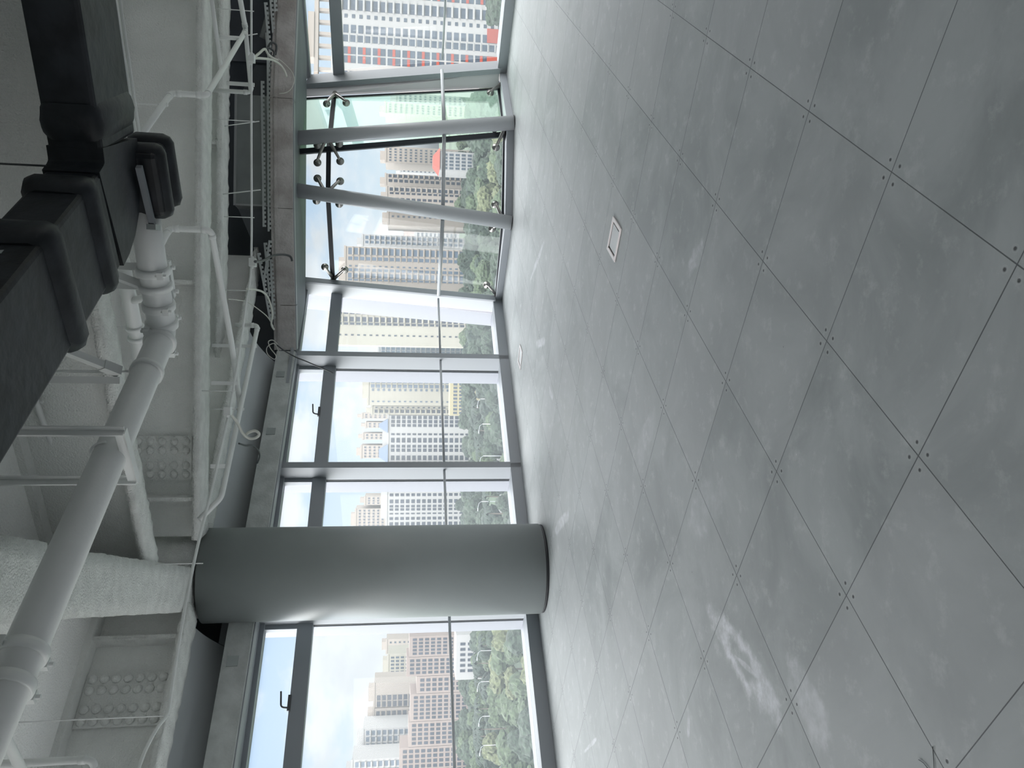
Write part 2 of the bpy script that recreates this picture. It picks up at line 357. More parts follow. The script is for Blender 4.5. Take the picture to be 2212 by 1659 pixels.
wing_window(1, L, 4.73, 6.54, nL); wing_window(2, L, 2.92, 4.73, nL); wing_window(3, L, 1.115, 2.92, nL)
wing_window(9, L, 6.54, 8.35, nL); wing_window(8, R, .05, 1.81, nR, handle=False, mull=False, ext=.42)
r8 = bpy.data.objects['window_8']
def leanR(s_b, s_t, w_, o0, o1, z0, z1):
    return MB().hexa([R(s_b, o0, z0), R(s_b+w_, o0, z0), R(s_b+w_, o1, z0), R(s_b, o1, z0), R(s_t, o0, z1), R(s_t+w_, o0, z1), R(s_t+w_, o1, z1), R(s_t, o1, z1)])
obj('corner_post', leanR(0, -.42, .07, 0, .26, 0, 2.82), 'frame_l', r8, bevel=.004)
obj('corner_post_strip', leanR(0, -.42, .075, -.02, .0, .1, 2.82), 'frame', r8)
# corner pane beside the bay, with the leaning corner post
Ab = V(1.278, 11.346, .0); At = V(1.499, 11.535, 2.83)
r = root('window_4', L(.5), kind='structure')
obj('sill', MB().wallseg(L(-.05), L(1.115), nL, 0, .06, 0, .13).wallseg(L(-.1), L(1.115), nL, .06, .30, 0, .118), 'frame', r)
obj('outer_sill', MB().wallseg(L(-.1), L(1.115), nL, .30, .52, -.05, .112), 'fin', r)
obj('transom', MB().wallseg(L(-.32), L(1.115), nL, .19, .29, 2.30, 2.455), 'frame', r)
obj('head_frame', MB().wallseg(L(-.4), L(1.115), nL, .17, .31, 2.79, 2.87), 'frame', r)
def leanbox(mb, s_b, s_t, w_, o0, o1, z0, z1):
    return mb.hexa([L(s_b, o0, z0), L(s_b+w_, o0, z0), L(s_b+w_, o1, z0), L(s_b, o1, z0), L(s_t, o0, z1), L(s_t+w_, o0, z1), L(s_t+w_, o1, z1), L(s_t, o1, z1)])
obj('glass_pane', MB().hexa([L(0, .27, .118), L(1.11, .27, .118), L(1.11, .282, .118), L(0, .282, .118), L(-.3, .27, 2.30), L(1.11, .27, 2.30), L(1.11, .282, 2.30), L(-.3, .282, 2.30)]), GL, r)
obj('glass_pane', MB().hexa([L(-.3, .27, 2.455), L(1.11, .27, 2.455), L(1.11, .282, 2.455), L(-.3, .282, 2.455), L(-.36, .27, 2.79), L(1.11, .27, 2.79), L(1.11, .282, 2.79), L(-.36, .282, 2.79)]), GL, r)
obj('corner_post', leanbox(MB(), -.10, -.39, .09, 0, .26, 0, 2.82), 'post', r, bevel=.01)
obj('corner_post_strip', leanbox(MB(), -.06, -.35, .10, -.03, .0, .1, 2.82), 'frame', r)
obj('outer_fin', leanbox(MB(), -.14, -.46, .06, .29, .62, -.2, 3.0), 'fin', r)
obj('rail', MB().tube([L(-.05, .05, .92), L(1.115, .05, .92)], .015, 10), 'post', r)
# ------------------------------------------------------------------ the point-fixed glass bay
Jb1 = V(3.401, 10.60, .089); Jt1 = V(3.035, 10.65, 2.80); Jb2 = V(2.219, 10.60, .099); Jt2 = V(2.503, 10.65, 2.80)
GBb = atY(1076, 193, 11.22); GBt = atY(651, 214, 11.36); GAb = atY(1071, 640, 11.42); GAt = atY(652, 597, 11.56)
def lerp(a, b, t): return a+(b-a)*t
def athz(a, b, z): return lerp(a, b, (z-a.z)/(b.z-a.z))
facets = [(5, GAb, Jb2, GAt, Jt2, GLB, 'left'), (6, Jb2, Jb1, Jt2, Jt1, GLB, 'centre'), (7, Jb1, GBb, Jt1, GBt, GLG, 'right')]
for (i, pb, qb, pt, qt, g, nm) in facets:
    r = root('window_%d' % i, (pb+qb)/2, kind='structure')
    z1, z2 = 2.40, 2.46
    obj('glass_pane', MB().slab4([pb, qb, athz(qb, qt, z1), athz(pb, pt, z1)], .014), g, r)
    obj('glass_pane', MB().slab4([athz(pb, pt, z2), athz(qb, qt, z2), qt, pt], .014), g, r)
    j = MB().bar(athz(pb, pt, (z1+z2)/2), athz(qb, qt, (z1+z2)/2), .03, z2-z1); obj('joint', j, 'seal', r)
    obj('base_joint', MB().bar(pb+V(0, 0, -.02), qb+V(0, 0, -.02), .05, .07), 'seal', r)
    if i != 5: obj('vertical_joint', MB().bar(pb if i == 6 else pb, pt, .05, .07, (1, 0, 0)), 'seal', r) if i == 7 else obj('vertical_joint', MB().bar(pb, pt, .05, .05, (1, 0, 0)), 'seal', r)
    if i == 7: obj('edge_joint', MB().bar(qb, qt, .03, .03, (1, 0, 0)), 'seal', r)
# bay sills
for (k, p, q) in ((4, A, K2), (5, K2, K1), (6, K1, B)):
    dd = (q-p).normalized(); n = V(-dd.y, dd.x, 0)
    if n.y < 0: n = -n
    obj('trim_%d' % k, MB().wallseg(p, q, n, 0, .05, 0, .095).wallseg(p, q, n, .05, .30, -.02, .085), 'frame', kind='structure', bevel=.004)
# white return beside the right corner
obj('trim_7', MB().slab4([R(-.01, .02, .1), GBb+V(.03, 0, 0), GBt+V(.03, 0, 0), R(-.42, .02, 2.82)], .03), 'white', kind='structure')
# leaning steel posts
def post(name, b, t, label):
    r = root(name, b, label, 'post')
    obj('shaft', MB().tube([b, t+(t-b)*.03], .093, 32), 'post', r)
    obj('foot_ring', MB().tube([b+V(0, 0, .0), b+(t-b)*.003], .099, 32), 'dark', r)
    return r
P1b, P1t = V(3.45, 10.235, 0), V(3.173, 10.50, 2.79)
P2b, P2t = V(2.15, 10.345, 0), V(2.486, 10.50, 2.79)
post('leaning_post', P1b, P1t, 'round grey steel post leaning left, in front of the green tinted glass of the bay')
post('leaning_post', P2b, P2t, 'round grey steel post leaning right, between the centre and left glass of the bay')
# bay rails
rl = .92
ra = L(-.03, -.0, rl); p2 = athz(P2b, P2t, rl); p1 = athz(P1b, P1t, rl); rb = R(-.02, .0, rl)
for (a, b, lb) in ((ra+V(.03, .0, 0), p2-V(.09, -.03, 0), 'thin grey safety rail from the left corner post to the right-leaning post'), (p2+V(.09, 0, 0), p1-V(.09, 0, 0), 'thin grey safety rail between the two leaning posts'), (p1+V(.07, .06, 0), rb, 'thin grey safety rail from the left-leaning post to the right corner mullion')):
    obj('safety_rail', MB().tube([a, b], .025, 14), 'post', label=lb, cat='rail')
# spider fittings
def spider(hub, discs, label):
    r = root('spider_fitting', hub, label, 'glass fitting', 'steel spider fittings of the glass bay')
    obj('hub', MB().tube([hub-V(0, .035, 0), hub+V(0, .035, 0)], .035, 16), 'steel', r)
    for c in discs:
        k = c-V(0, .075, 0); m = lerp(hub, k, .5)+V(0, -.015, 0)
        a = obj('arm', MB().tube(curve([hub, m, k], 4), [.026-.001*i for i in range(9)], 10), 'steel', r)
        n = V(0, 1, 0)
        obj('disc', MB().tube([k-n*.02, k+n*.01, k+n*.012, c-n*.022, c-n*.016, c-n*.012], [.018, .018, .024, .036, .052, .052], 20), 'steel', r)
    return r
spider(V(3.20, 10.47, 2.44), [atY(686, 352, 10.60), atY(735, 349, 10.60), atY(686, 314, 10.62), atY(733, 311, 10.62)], 'four-armed steel spider fitting high on the left-leaning post')
spider(V(2.45, 10.47, 2.44), [atY(686, 386, 10.60), atY(735, 392, 10.60), atY(684, 434, 10.62), atY(733, 441, 10.62)], 'four-armed steel spider fitting high on the right-leaning post')
spider(L(-.35, .0, 2.42), [atY(702, 577, 11.36), atY(745, 583, 11.36)], 'two-armed steel spider fitting high on the left corner post')
spider(atY(724, 203, 11.28), [atY(706, 225, 11.2), atY(748, 223, 11.2)], 'two-armed steel spider fitting high on the right corner mullion')
spider(atY(1080, 185, 11.15), [atY(1059, 201, 11.08)], 'single-armed steel fitting at the foot of the right corner mullion')
spider(V(3.44, 10.36, .10), [atY(1071, 319, 10.52), atY(1067, 279, 10.62)], 'two-armed steel spider fitting at the foot of the left-leaning post')
spider(V(2.17, 10.42, .10), [atY(1069, 442, 10.52), atY(1063, 494, 10.62)], 'two-armed steel spider fitting at the foot of the right-leaning post')
spider(atY(1072, 637, 11.33), [atY(1051, 616, 11.26)], 'single-armed steel fitting at the foot of the left corner post')
# ------------------------------------------------------------------ lintels
def lintel(p, q, m, label, z0=2.80, z1=3.035, th=.12):
    dd = (q-p).normalized(); n = V(-dd.y, dd.x, 0)
    if n.y < 0: n = -n
    r = root('concrete_lintel', (p+q)/2+V(0, 0, z0), label, 'lintel')
    obj('beam_face', MB().wallseg(p+dd*.003, q-dd*.003, n, 0, th, z0, z1), m, r, bevel=.004)
    obj('bottom_strip', MB().wallseg(p+dd*.004, q-dd*.004, n, .02, th+.03, z0-.012, z0), 'frame_l', r)
    if m == 'conb': obj('top_ledge', MB().wallseg(p, q, n, -.012, .0, z1-.055, z1-.015).wallseg(p, q, n, .01, th, z1, z1+.035), m, r)
    return r, dd, n
lintel(ql[3], ql[4]+V(.3, .05, 0), 'conb', 'brownish concrete lintel above the window right of the bay')
lintel(ql[2], ql[3], 'conb', 'brownish concrete lintel above the two leaning posts')
lintel(ql[1], ql[2], 'conb', 'brownish concrete lintel above the left glass of the bay')
lintel(ql[0], ql[1], 'conb', 'short scratched brownish concrete lintel beside the grey one at the corner')
lq = V(-3.9, 6.12, 0); lp = V(.395, 10.45, 0)
lr, ld, ln_ = lintel(lp, lq, 'con', 'long grey concrete lintel over the left window wall behind the column')
for (x, y) in ((597, 815), (582, 968), (500, 1437)):
    c = (lambda q: V(q.x, q.y, 0))(atz(x+22, y, 2.87)); t = (c-lp).dot(ld); c = lp+ld*t-ln_*.0
    obj('fixing_plate', MB().wallseg(c-ld*.05, c+ld*.05, ln_, -.008, 0, 2.89, 2.99), 'galv', lr)
# ------------------------------------------------------------------ round column
CC = V(-1.876, 7.87, 0); CR = .447
r = root('round_column', CC, 'big round grey painted column in front of the left window wall', 'column')
obj('core', MB().tube([CC+V(0, 0, 3.3), CC+V(0, 0, SLAB)], .40, 48), 'rough', r)
obj('jacket', MB().tube([CC+V(0, 0, .03), CC+V(0, 0, 3.27)], CR, 72), 'column', r)
obj('base_gap', MB().tube([CC, CC+V(0, 0, .03)], CR-.008, 72), 'dark', r)
# ------------------------------------------------------------------ steel beams
def ibeam(name, p, q, zb, fwid, label, ft=.055, wt=.05, top=True, stiff=(), rough=True, jit=.005, topm='web'):
    p = Vector(p); q = Vector(q); p.z = q.z = 0; dd = (q-p).normalized(); n = V(-dd.y, dd.x, 0); Ln = (q-p).length
    r = root(name, p+V(0, 0, zb), label, 'beam')
    N = max(2, int(Ln/.05)); fl = MB(); vs = []
    for i in range(N+1):
        c = p+dd*(Ln*i/N)
        for (o, z) in ((-fwid/2, zb+ft), (-fwid/2, zb+.004), (-fwid/4, zb), (fwid/4, zb), (fwid/2, zb+.004), (fwid/2, zb+ft)):
            v = c+n*o; v.z = z; vs.append(v+V(random.uniform(-jit, jit), random.uniform(-jit, jit), random.uniform(-jit, jit)))
    fs = []
    for i in range(N):
        for k in range(6):
            fs.append((i*6+k, i*6+(k+1) % 6, (i+1)*6+(k+1) % 6, (i+1)*6+k))
    fs += [tuple(range(6)), tuple(range(N*6, N*6+6))]
    fl.add(vs, fs, True); obj('bottom_flange', fl, 'rough', r)
    obj('web', MB().wallseg(p, q, n, -wt/2, wt/2, zb+ft-.01, SLAB), topm, r)
    if top: obj('top_flange', MB().wallseg(p, q, n, -fwid/2, fwid/2, SLAB-.05, SLAB), 'web', r)
    for s in stiff:
        c = p+dd*s; obj('stiffener', MB().wallseg(c, c+dd*.035, n, -fwid/2+.02, fwid/2-.02, zb+ft-.01, SLAB).jitter(.003), 'rough', r)
    return r, dd, n
def bolts(r, c, dd, n, nx, nz, px_, pz, z0, off, plate=True, br=.022, gap=0):
    w_ = (nx-1)*px_+.10+gap; h_ = (nz-1)*pz+.10
    pl = obj('splice_plate', MB().wallseg(c-dd*w_/2, c+dd*w_/2, n, off, off+(.018 if off > 0 else -.018), z0-.05, z0-.05+h_), 'web', r)
    for i in range(nx):
        for k in range(nz):
            u = (i-(nx-1)/2)*px_+(gap/2 if i >= nx/2 else -gap/2)
            a = c+dd*u; a.z = z0+k*pz; sgn = 1 if off > 0 else -1
            a += n*(off+.016*sgn)
            obj('bolt_head', MB().tube([a, a+n*.016*sgn, a+n*.030*sgn, a+n*.037*sgn], [br*1.15, br, br*.7, br*.15], 10), 'web', pl)
# beam 1: parallel to the picture, ending at the column
b1, d1, n1_ = ibeam('steel_beam', V(-1.45, 7.64, 0), V(6.5, 7.52, 0), 3.25, .40, 'white sprayed steel beam running right from the column head', stiff=(.35, 2.32, 5.1))
bolts(b1, V(-.72, 7.63, 0), d1, V(0, -1, 0), 4, 5, .085, .105, 3.40, .03, gap=.05, br=.033)
# beam 2: behind, towards the windows
ibeam('steel_beam', V(-.2, 9.55, 0), V(6.5, 9.47, 0), 3.5, .40, 'white sprayed steel beam nearer the bay, behind the first beam', stiff=(2.9,), jit=.008)
# perimeter beam along the left wing
pd = (V(-2.93, 6.4, 0)-V(.92, 10.0, 0)).normalized()
ibeam('steel_beam', V(1.6, 10.52, 0), V(-1.45, 7.92, 0), 3.27, .34, 'white sprayed edge beam from the column towards the bay', jit=.008)
be, de, ne = ibeam('steel_beam', V(-2.08, 7.33, 0), V(-5.4, 4.05, 0), 3.25, .36, 'white sprayed edge beam running left of the column', stiff=(.28,), jit=.008)
nin = V(-ne.x, -ne.y, 0) if ne.dot(V(1, -1, 0)) < 0 else ne
cb = V(-2.08, 7.33, 0)+de*.78; bolts(be, cb, de, nin, 4, 7, .095, .093, 3.37, .03, gap=.06, br=.035)
# overhead beam towards the camera
b4, d4, n4 = ibeam('steel_beam', V(-1.905, 7.45, 0), V(-1.075, 4.43, 0), 3.30, .385, 'wide white sprayed beam overhead, from the column towards the camera', ft=.07, wt=.08)
s4 = V(1, .25, 0).normalized(); bolts(b4, V(-1.655, 6.55, 0), d4, s4, 5, 2, .09, .10, 3.52, .05)
ibeam('steel_beam', V(-1.058, 4.37, 0), V(.06, .3, 0), 3.27, .40, 'nearest white sprayed overhead beam, at the top left behind the thick pipe', ft=.09, wt=.1)
# diagonal secondary beam
ibeam('steel_beam', V(-1.48, 6.42, 0), V(3.6, 3.55, 0), 3.32, .25, 'narrow white sprayed beam crossing diagonally behind the black duct', jit=.007)
# fire-stop sheet between edge beam and window wall
for (sa, sb, oa, lb) in ((1.2, 4.10, 0, 'smooth grey sheet closing the gap above the grey lintel, right of the column'), (4.11, 5.07, .83, 'short piece of smooth grey sheet right behind the column head'), (5.08, 9.5, 0, 'smooth grey sheet closing the gap above the grey lintel, left of the column')):
    fs = MB(); N = 14; vs = []
    for s in (sa, sb):
        for k in range(N+1):
            t = oa+(1-oa)*k/N; vs.append(L(s, -.62+.76*t, 3.34-.28*t*t))
    fs.add(vs, [(k, k+1, N+2+k, N+1+k) for k in range(N)], True)
    fs.add([v+V(0, 0, .01) for v in vs], [(k, k+1, N+2+k, N+1+k) for k in range(N)], True)
    obj('fire_stop_sheet', fs, 'sheet', label=lb, cat='sheet')
# ------------------------------------------------------------------ black insulated duct
zb, zt = 2.90, 3.15
def ductbox(mb, path, wid, z0, z1, inset=0):
    N = len(path); Lft = []; Rgt = []
    for i, p in enumerate(path):
        d_ = []
        if i: d_.append((path[i]-path[i-1]).normalized())
        if i < N-1: d_.append((path[i+1]-path[i]).normalized())
        t = sum(d_, V(0, 0, 0)).normalized(); n = V(-t.y, t.x, 0); k = 1/max(.5, t.dot(d_[0]))
        Lft.append(p+n*wid/2*k); Rgt.append(p-n*wid/2*k)
    for i in range(N-1):
        a, b, c, d_ = Lft[i], Lft[i+1], Rgt[i+1], Rgt[i]
        mb.hexa([(*a.xy, z0), (*b.xy, z0), (*c.xy, z0), (*d_.xy, z0), (*a.xy, z1), (*b.xy, z1), (*c.xy, z1), (*d_.xy, z1)])
    return mb
r = root('insulated_duct', (.975, 4.43, zb), 'black insulated rectangular air duct bending overhead', 'duct')
c_ = V(.975, 4.43, 0); e1 = V(.886, -.463, 0); e2 = V(-.60, -.80, 0)
def arc(p0, p1, p2, n):
    return [p0*(1-t)**2+p1*2*t*(1-t)+p2*t*t for t in [k/n for k in range(n+1)]]
bend = arc(c_+e1*.28, c_, c_+e2*.30, 6)
obj('right_leg', ductbox(MB(), [c_+e1*3.2, c_+e1*.28], .53, zb, zt), 'rubber', r, bevel=.02)
obj('elbow', ductbox(MB(), bend, .53, zb-.004, zt+.004), 'rubber', r, bevel=.01)
obj('near_leg', ductbox(MB(), [c_+e2*.30, c_+e2*3.9], .51, zb, zt), 'rubber', r, bevel=.02)
def collar(c, d_, wid, z0, z1, ln=.10, th=.022, name='collar'):
    n = V(-d_.y, d_.x, 0); m = MB(); N = 6; rings = []
    for i in range(N+1):
        t = i/N; e = th*math.sin(math.pi*t)**.5 if 0 < t < 1 else 0; p = c+d_*(ln*(t-.5)); ww = wid/2+e; cr = .05
        ring = []
        for (sx_, sz) in ((-1, -1), (1, -1), (1, 1), (-1, 1)):
            zz = z0-e if sz < 0 else z1+e; zi = cr if sz < 0 else -cr
            pts_ = [(sx_*ww, zz+zi), (sx_*(ww-cr*.3), zz+zi*.3), (sx_*(ww-cr), zz)]
            if sx_*sz > 0: pts_ = pts_ if False else pts_
            if (sx_, sz) in ((1, -1), (-1, 1)): pts_ = pts_[::-1]
            for (a, z) in pts_:
                v = p+n*a; ring.append(V(v.x+random.uniform(-.003, .003), v.y, z+random.uniform(-.003, .003)))
        rings += ring
    K = 12; m.add(rings, [(i*K+k, i*K+(k+1) % K, (i+1)*K+(k+1) % K, (i+1)*K+k) for i in range(N) for k in range(K)], True)
    m.add(rings[:K], [tuple(range(K))]); m.add(rings[-K:], [tuple(range(K))])
    return obj(name, m, 'rubber', r)
collar(c_+e1*.42, e1, .55, zb, zt, .17, .018)
collar(c_+e2*.48, e2, .53, zb, zt, .16, .035); collar(c_+e2*.98, e2, .53, zb, zt, .18, .04); collar(c_+e2*2.15, e2, .53, zb, zt, .2, .04)
nd = V(-e2.y, e2.x, 0)
nd = nd if nd.dot(V(0, -1, 0)) > 0 or nd.x > 0 else -nd
for (sx_, zz_, wd_) in ((1.12, 3.02, .03), (1.22, 3.06, .022), (1.0, 2.98, .014)):
    q_ = c_+e2*sx_+nd*.257
    obj('foil_fleck', MB().hexa([V(q_.x, q_.y, zz_), V(q_.x, q_.y, zz_)+e2*wd_, V(q_.x, q_.y, zz_)+e2*wd_+nd*.002, V(q_.x, q_.y, zz_)+nd*.002, V(q_.x, q_.y, zz_+wd_*.5)+e2*.004, V(q_.x, q_.y, zz_+wd_*.7)+e2*wd_*.8, V(q_.x, q_.y, zz_+wd_*.7)+e2*wd_*.8+nd*.002, V(q_.x, q_.y, zz_+wd_*.5)+e2*.004+nd*.002]), 'galv', r, part_label='torn silver foil fleck')
# spur off the far side
sd_ = V(.42, .62, 0).normalized(); sc0 = V(1.08, 4.62, 0)
r = root('duct_spur', (1.1, 4.75, 2.72), 'short wrinkled black insulated duct spur hanging behind the duct bend', 'duct')
obj('spur_body', ductbox(MB(), [sc0, sc0+sd_*.36], .37, 2.79, 2.98), 'rubber', r, bevel=.03)
zq = V(.62, -.42, 0).normalized()
collar(sc0+sd_*.08, sd_, .37, 2.79, 2.98, .12, .03); collar(sc0+sd_*.25, sd_, .37, 2.79, 2.98, .12, .032)
obj('flange_angle', MB().bar(atz(300, 360, 2.86), atz(331, 492, 2.86), .035, .03), 'dsteel', r)
obj('flange_clip', MB().bar(atz(326, 490, 2.86), atz(337, 492, 2.86), .03, .05), 'galv', r)
# ------------------------------------------------------------------ thick pipe with couplings
zp = 2.93; pr = .083
pts = [atz(306, 420, zp), atz(333, 600, zp), atz(353, 722, zp), atz(0, 1523, zp)]
pts.append(lerp(pts[2], pts[3], 1.5)); pts = [pts[0], pts[1], pts[2], pts[4]]
r = root('water_main', pts[2], 'thick white painted pipe with bolted couplings, bending overhead left of the duct', 'pipe')
obj('pipe_run', MB().tube(fillet(pts, .14, 8), pr, 32), 'pipe', r)
def coupling(par, c, d_, rr, label=None, ln=.05, lugs=True):
    d_ = d_.normalized(); q = obj('coupling', MB().tube([c-d_*ln/2, c-d_*ln/2*.9, c-d_*ln*.15, c+d_*ln*.15, c+d_*ln/2*.9, c+d_*ln/2], [rr+.004, rr+.013, rr+.015, rr+.015, rr+.013, rr+.004], 32), 'pipe', par)
    if lugs:
        s_ = d_.cross(V(0, 0, 1)).normalized(); s_ = (s_*.8+V(0, 0, -.6)*random.choice((-1, 1))).normalized()
        for k in (-1, 1):
            a = c+s_*k*(rr+.02)
            obj('bolt_lug', MB().bar(a-d_*.022, a+d_*.022, .03, .034).tube([a+V(0, 0, -.035), a+V(0, 0, .035)], .010, 8), 'pipe', q)
    return q
ax1 = (pts[1]-pts[0]).normalized(); ax2 = (pts[2]-pts[1]).normalized(); ax3 = (pts[3]-pts[2]).normalized()
def onax(x, y, a, ax):
    q = atz(x, y, zp); return a+ax*(q-a).dot(ax)
coupling(r, onax(328, 588, pts[0], ax1), ax1, pr); coupling(r, onax(338, 668, pts[1], ax2), ax2, pr); coupling(r, onax(349, 700, pts[1], ax2), ax2, pr)
coupling(r, onax(346, 745, pts[2], ax3), ax3, pr, ln=.04); coupling(r, onax(38, 1387, pts[2], ax3), ax3, pr); coupling(r, onax(12, 1470, pts[2], ax3), ax3, pr)
def ringclamp(name, c, d_, rr, label, drop_to=SLAB, mname='pipe'):
    rr_ = root(name, c+V(0, 0, rr), label, 'pipe hanger')
    obj('ring', MB().tube([c-d_*.018, c+d_*.018], rr+.012, 28), mname, rr_)
    obj('rod', MB().tube([c+V(0, 0, rr), V(c.x, c.y, drop_to)], .008, 8), mname, rr_); return rr_
cl1 = onax(316, 800, pts[2], ax3); rg = ringclamp('pipe_clamp', cl1, ax3, pr, 'round clamp with two braces on the thick pipe below its bend')
# braces of that clamp
obj('vertical_strut', MB().bar(cl1+V(-.05, .0, pr+.06), V(cl1.x-.05, cl1.y, SLAB), .041, .041), 'pipe', rg)
tb = cl1+V(0, 0, pr+.07); te = tb+V(.30, -.62, .55)
obj('sloping_strut', MB().bar(tb, te, .041, .041).bar(tb, lerp(tb, te, .12), .055, .055), 'pipe', rg)
# U hanger of angles further along
c = onax(232, 965, pts[2], ax3); sq = V(ax3.y, -ax3.x, 0)
rg = root('pipe_hanger', c+V(0, 0, -pr), 'angle-iron trapeze hanger with U-bolt carrying the thick pipe', 'pipe hanger')
sidea = atz(266, 946, zp-.07); sideb = atz(287, 1008, zp-.07); dv = (sideb-sidea).normalized(); mid = c+V(0, 0, -pr-.022); dv = sq if sq.dot(dv) > 0 else -sq
a = mid-dv*.17; b = mid+dv*.17
obj('cross_angle', MB().bar(a, b, .05, .008).bar(a+ax3*.022+V(0, 0, .02), b+ax3*.022+V(0, 0, .02), .006, .045), 'pipe', rg)
for e in (a, b): obj('drop_angle', MB().bar(e, V(e.x, e.y, SLAB), .055, .008, (ax3.x, ax3.y, 0)).bar(e+ax3*.02, V(e.x, e.y, SLAB)+ax3*.02, .008, .04, (ax3.x, ax3.y, 0)), 'pipe', rg)
obj('u_bolt', MB().tube([c+dv*.093*math.cos(t)+V(0, 0, 1)*.093*math.sin(t) for t in [math.pi*k/14 for k in range(15)]], .006, 8), 'pipe', rg)
# bracket cluster near the duct
c = onax(331, 625, pts[1], ax2); q = V(ax2.y, -ax2.x, 0); q = q if q.y > 0 else -q
rg = root('pipe_hanger', c+V(0, 0, -pr), 'bolted channel bracket around the thick pipe beside the black duct', 'pipe hanger')
obj('band', MB().tube([c-ax2*.02, c+ax2*.02], pr+.014, 28), 'pipe', rg)
for k in (-.07, .06):
    e = c+ax2*k
    obj('drop_channel', MB().bar(e+q*.12+V(0, 0, -.03), V(e.x+q.x*.12, e.y+q.y*.12, SLAB), .045, .02), 'pipe', rg)
obj('cross_channel', MB().bar(c-ax2*.12+q*.10+V(0, 0, -.06), c+ax2*.12+q*.10+V(0, 0, -.06), .05, .03), 'pipe', rg)
for k in (-.08, .08): obj('nut', MB().tube([c+ax2*k+q*.10+V(0, 0, -.10), c+ax2*k+q*.10+V(0, 0, -.07)], .013, 6), 'pipe', rg)
sl = MB(); a = c+V(-.0, 0, pr+.02)+q*.02; bq = a+V(.12, -.25, .33); sl.bar(a, bq, .05, .03)
obj('sloping_channel', sl, 'pipe', rg)
# smaller pipe behind it
zz = 3.35
p_ = [atz(262, 560, zz), atz(282, 660, zz), atz(299, 745, zz), atz(308, 800, zz)]
r = root('branch_pipe', p_[1], 'medium white pipe running just behind the thick pipe', 'pipe')
obj('pipe_run', MB().tube(p_, .052, 20), 'pipe', r)
for t in (.35, .62): coupling(r, lerp(p_[1], p_[2], t+.2), (p_[2]-p_[1]), .05, lugs=False, ln=.03)
obj('side_stub', MB().tube([lerp(p_[1], p_[2], -.1), lerp(p_[1], p_[2], -.1)+V(.02, -.15, -.18)], .026, 12), 'pipe', r)
obj('hanger_rod', MB().tube([lerp(p_[1], p_[2], .55)+V(0, 0, .05), lerp(p_[1], p_[2], .55)+V(0, 0, SLAB-zz)], .006, 8), 'pipe', r)
# ------------------------------------------------------------------ small pipes, conduits
def pipe(name, pts, rad, label, cat='pipe', m='pipe', fil=.05, joints=(), rods=(), seg=14):
    pts = [Vector(p) for p in pts]
    r = root(name, pts[0], label, cat)
    obj('pipe_run', MB().tube(fillet(pts, fil, 5) if fil else pts, rad, seg), m, r)
    for i in joints:
        b = pts[i]
        for o in (pts[i-1], pts[i+1]):
            d_ = (o-b).normalized(); k = fil+.01
            obj('fitting_collar', MB().tube([b+d_*(k-.018), b+d_*(k+.018)], rad*1.18, seg), m, r)
    for (p, z) in rods:
        obj('hanger_clip', MB().tube([p-V(.0, 0, rad+.012), p+V(0, 0, rad+.012)], rad*.5, 8).bar(p-V(.015, 0, rad+.003), p+V(.015, 0, -rad-.003), .01, .006), m, r)
        obj('hanger_rod', MB().tube([p+V(0, 0, rad), V(p.x, p.y, z)], .006, 8), m, r)
    return r
def up_to(p, x, y): return V(p.x, p.y, atY(x, y, p.y).z)
z0 = 3.02
e = atz(446, 206, z0); eu = up_to(e, 370, 204); f0 = atz(300, 300, eu.z); 
r1 = pipe('sprinkler_pipe', [f0+(f0-eu).normalized()*.4, eu, e, atz(470, 168, z0), atz(531, 66, z0), atz(512, -40, z0)], .024, 'white sprinkler pipe dropping in front of the first beam, right of the duct', joints=(1, 2, 4), rods=((lerp(eu, f0, .28), SLAB),))
g = atz(531, 72, z0-.03); e3 = atz(543, 200, z0)
pipe('sprinkler_pipe', [g, e3, up_to(e3, 462, 193)], .022, 'white sprinkler pipe turning up beside the first junction box', joints=(1,))
g = atz(517, 83, z0); pipe('sprinkler_pipe', [g, up_to(g, 462, 76)], .020, 'short white riser pipe between the first two beams at the right', fil=0)
pipe('sprinkler_pipe', [atz(453, -30, 3.1), atz(478, 148, 3.1)], .018, 'thin white sloping pipe crossing the first beam at the far right', fil=0)
g = atz(543, 183, z0); obj('hanger_strut', MB().bar(g+V(0, 0, -.03), up_to(g, 490, 183), .035, .02), 'pipe', label='white vertical hanger strut beside the turned-up sprinkler pipe', cat='pipe hanger')
# pipe crossing from the thick pipe to the column
e = atz(456, 497, z0); eu = up_to(e, 366, 494); s_ = atz(347, 530, eu.z)
pipe('sprinkler_pipe', [s_+(s_-eu).normalized()*.05, eu, e, atz(500, 740, z0), atz(519, 878, z0)], .026, 'white sprinkler pipe descending from above the duct to the left edge beam', joints=(1, 2))
zc = 2.98; a = atz(557, 703, zc); b = atz(519, 884, zc); c = atz(478, 1075, zc)
pipe('sprinkler_pipe', [up_to(a, 508, 703), a, b, c, lerp(b, c, 1.2)+V(-.02, .02, .15)], .024, 'white sprinkler pipe running under the edge beam towards the column', joints=(1,), rods=((b, 3.27),))
for (x, y, x2, lb) in ((555, 748, 458, 'white hanger strut under the first beam, near the grey lintel end'), (516, 828, 457, 'white hanger strut holding the crossing sprinkler pipes'), (486, 1007, 455, 'white hanger strut close to the column head')):
    g = atz(x, y, zc-.03); obj('hanger_strut', MB().bar(g, up_to(g, x2, y), .035, .02), 'pipe', label=lb, cat='pipe hanger')
# pair beside the duct
pipe('thin_pipe', [atz(241, -40, 3.10), atz(293, 305, 3.10)], .0145, 'thin white pipe hugging the far edge of the black duct', fil=0)
pipe('thin_pipe', [atz(253, -40, 3.14), atz(303, 305, 3.14)], .0105, 'thinner white pipe, second from the black duct edge', fil=0)
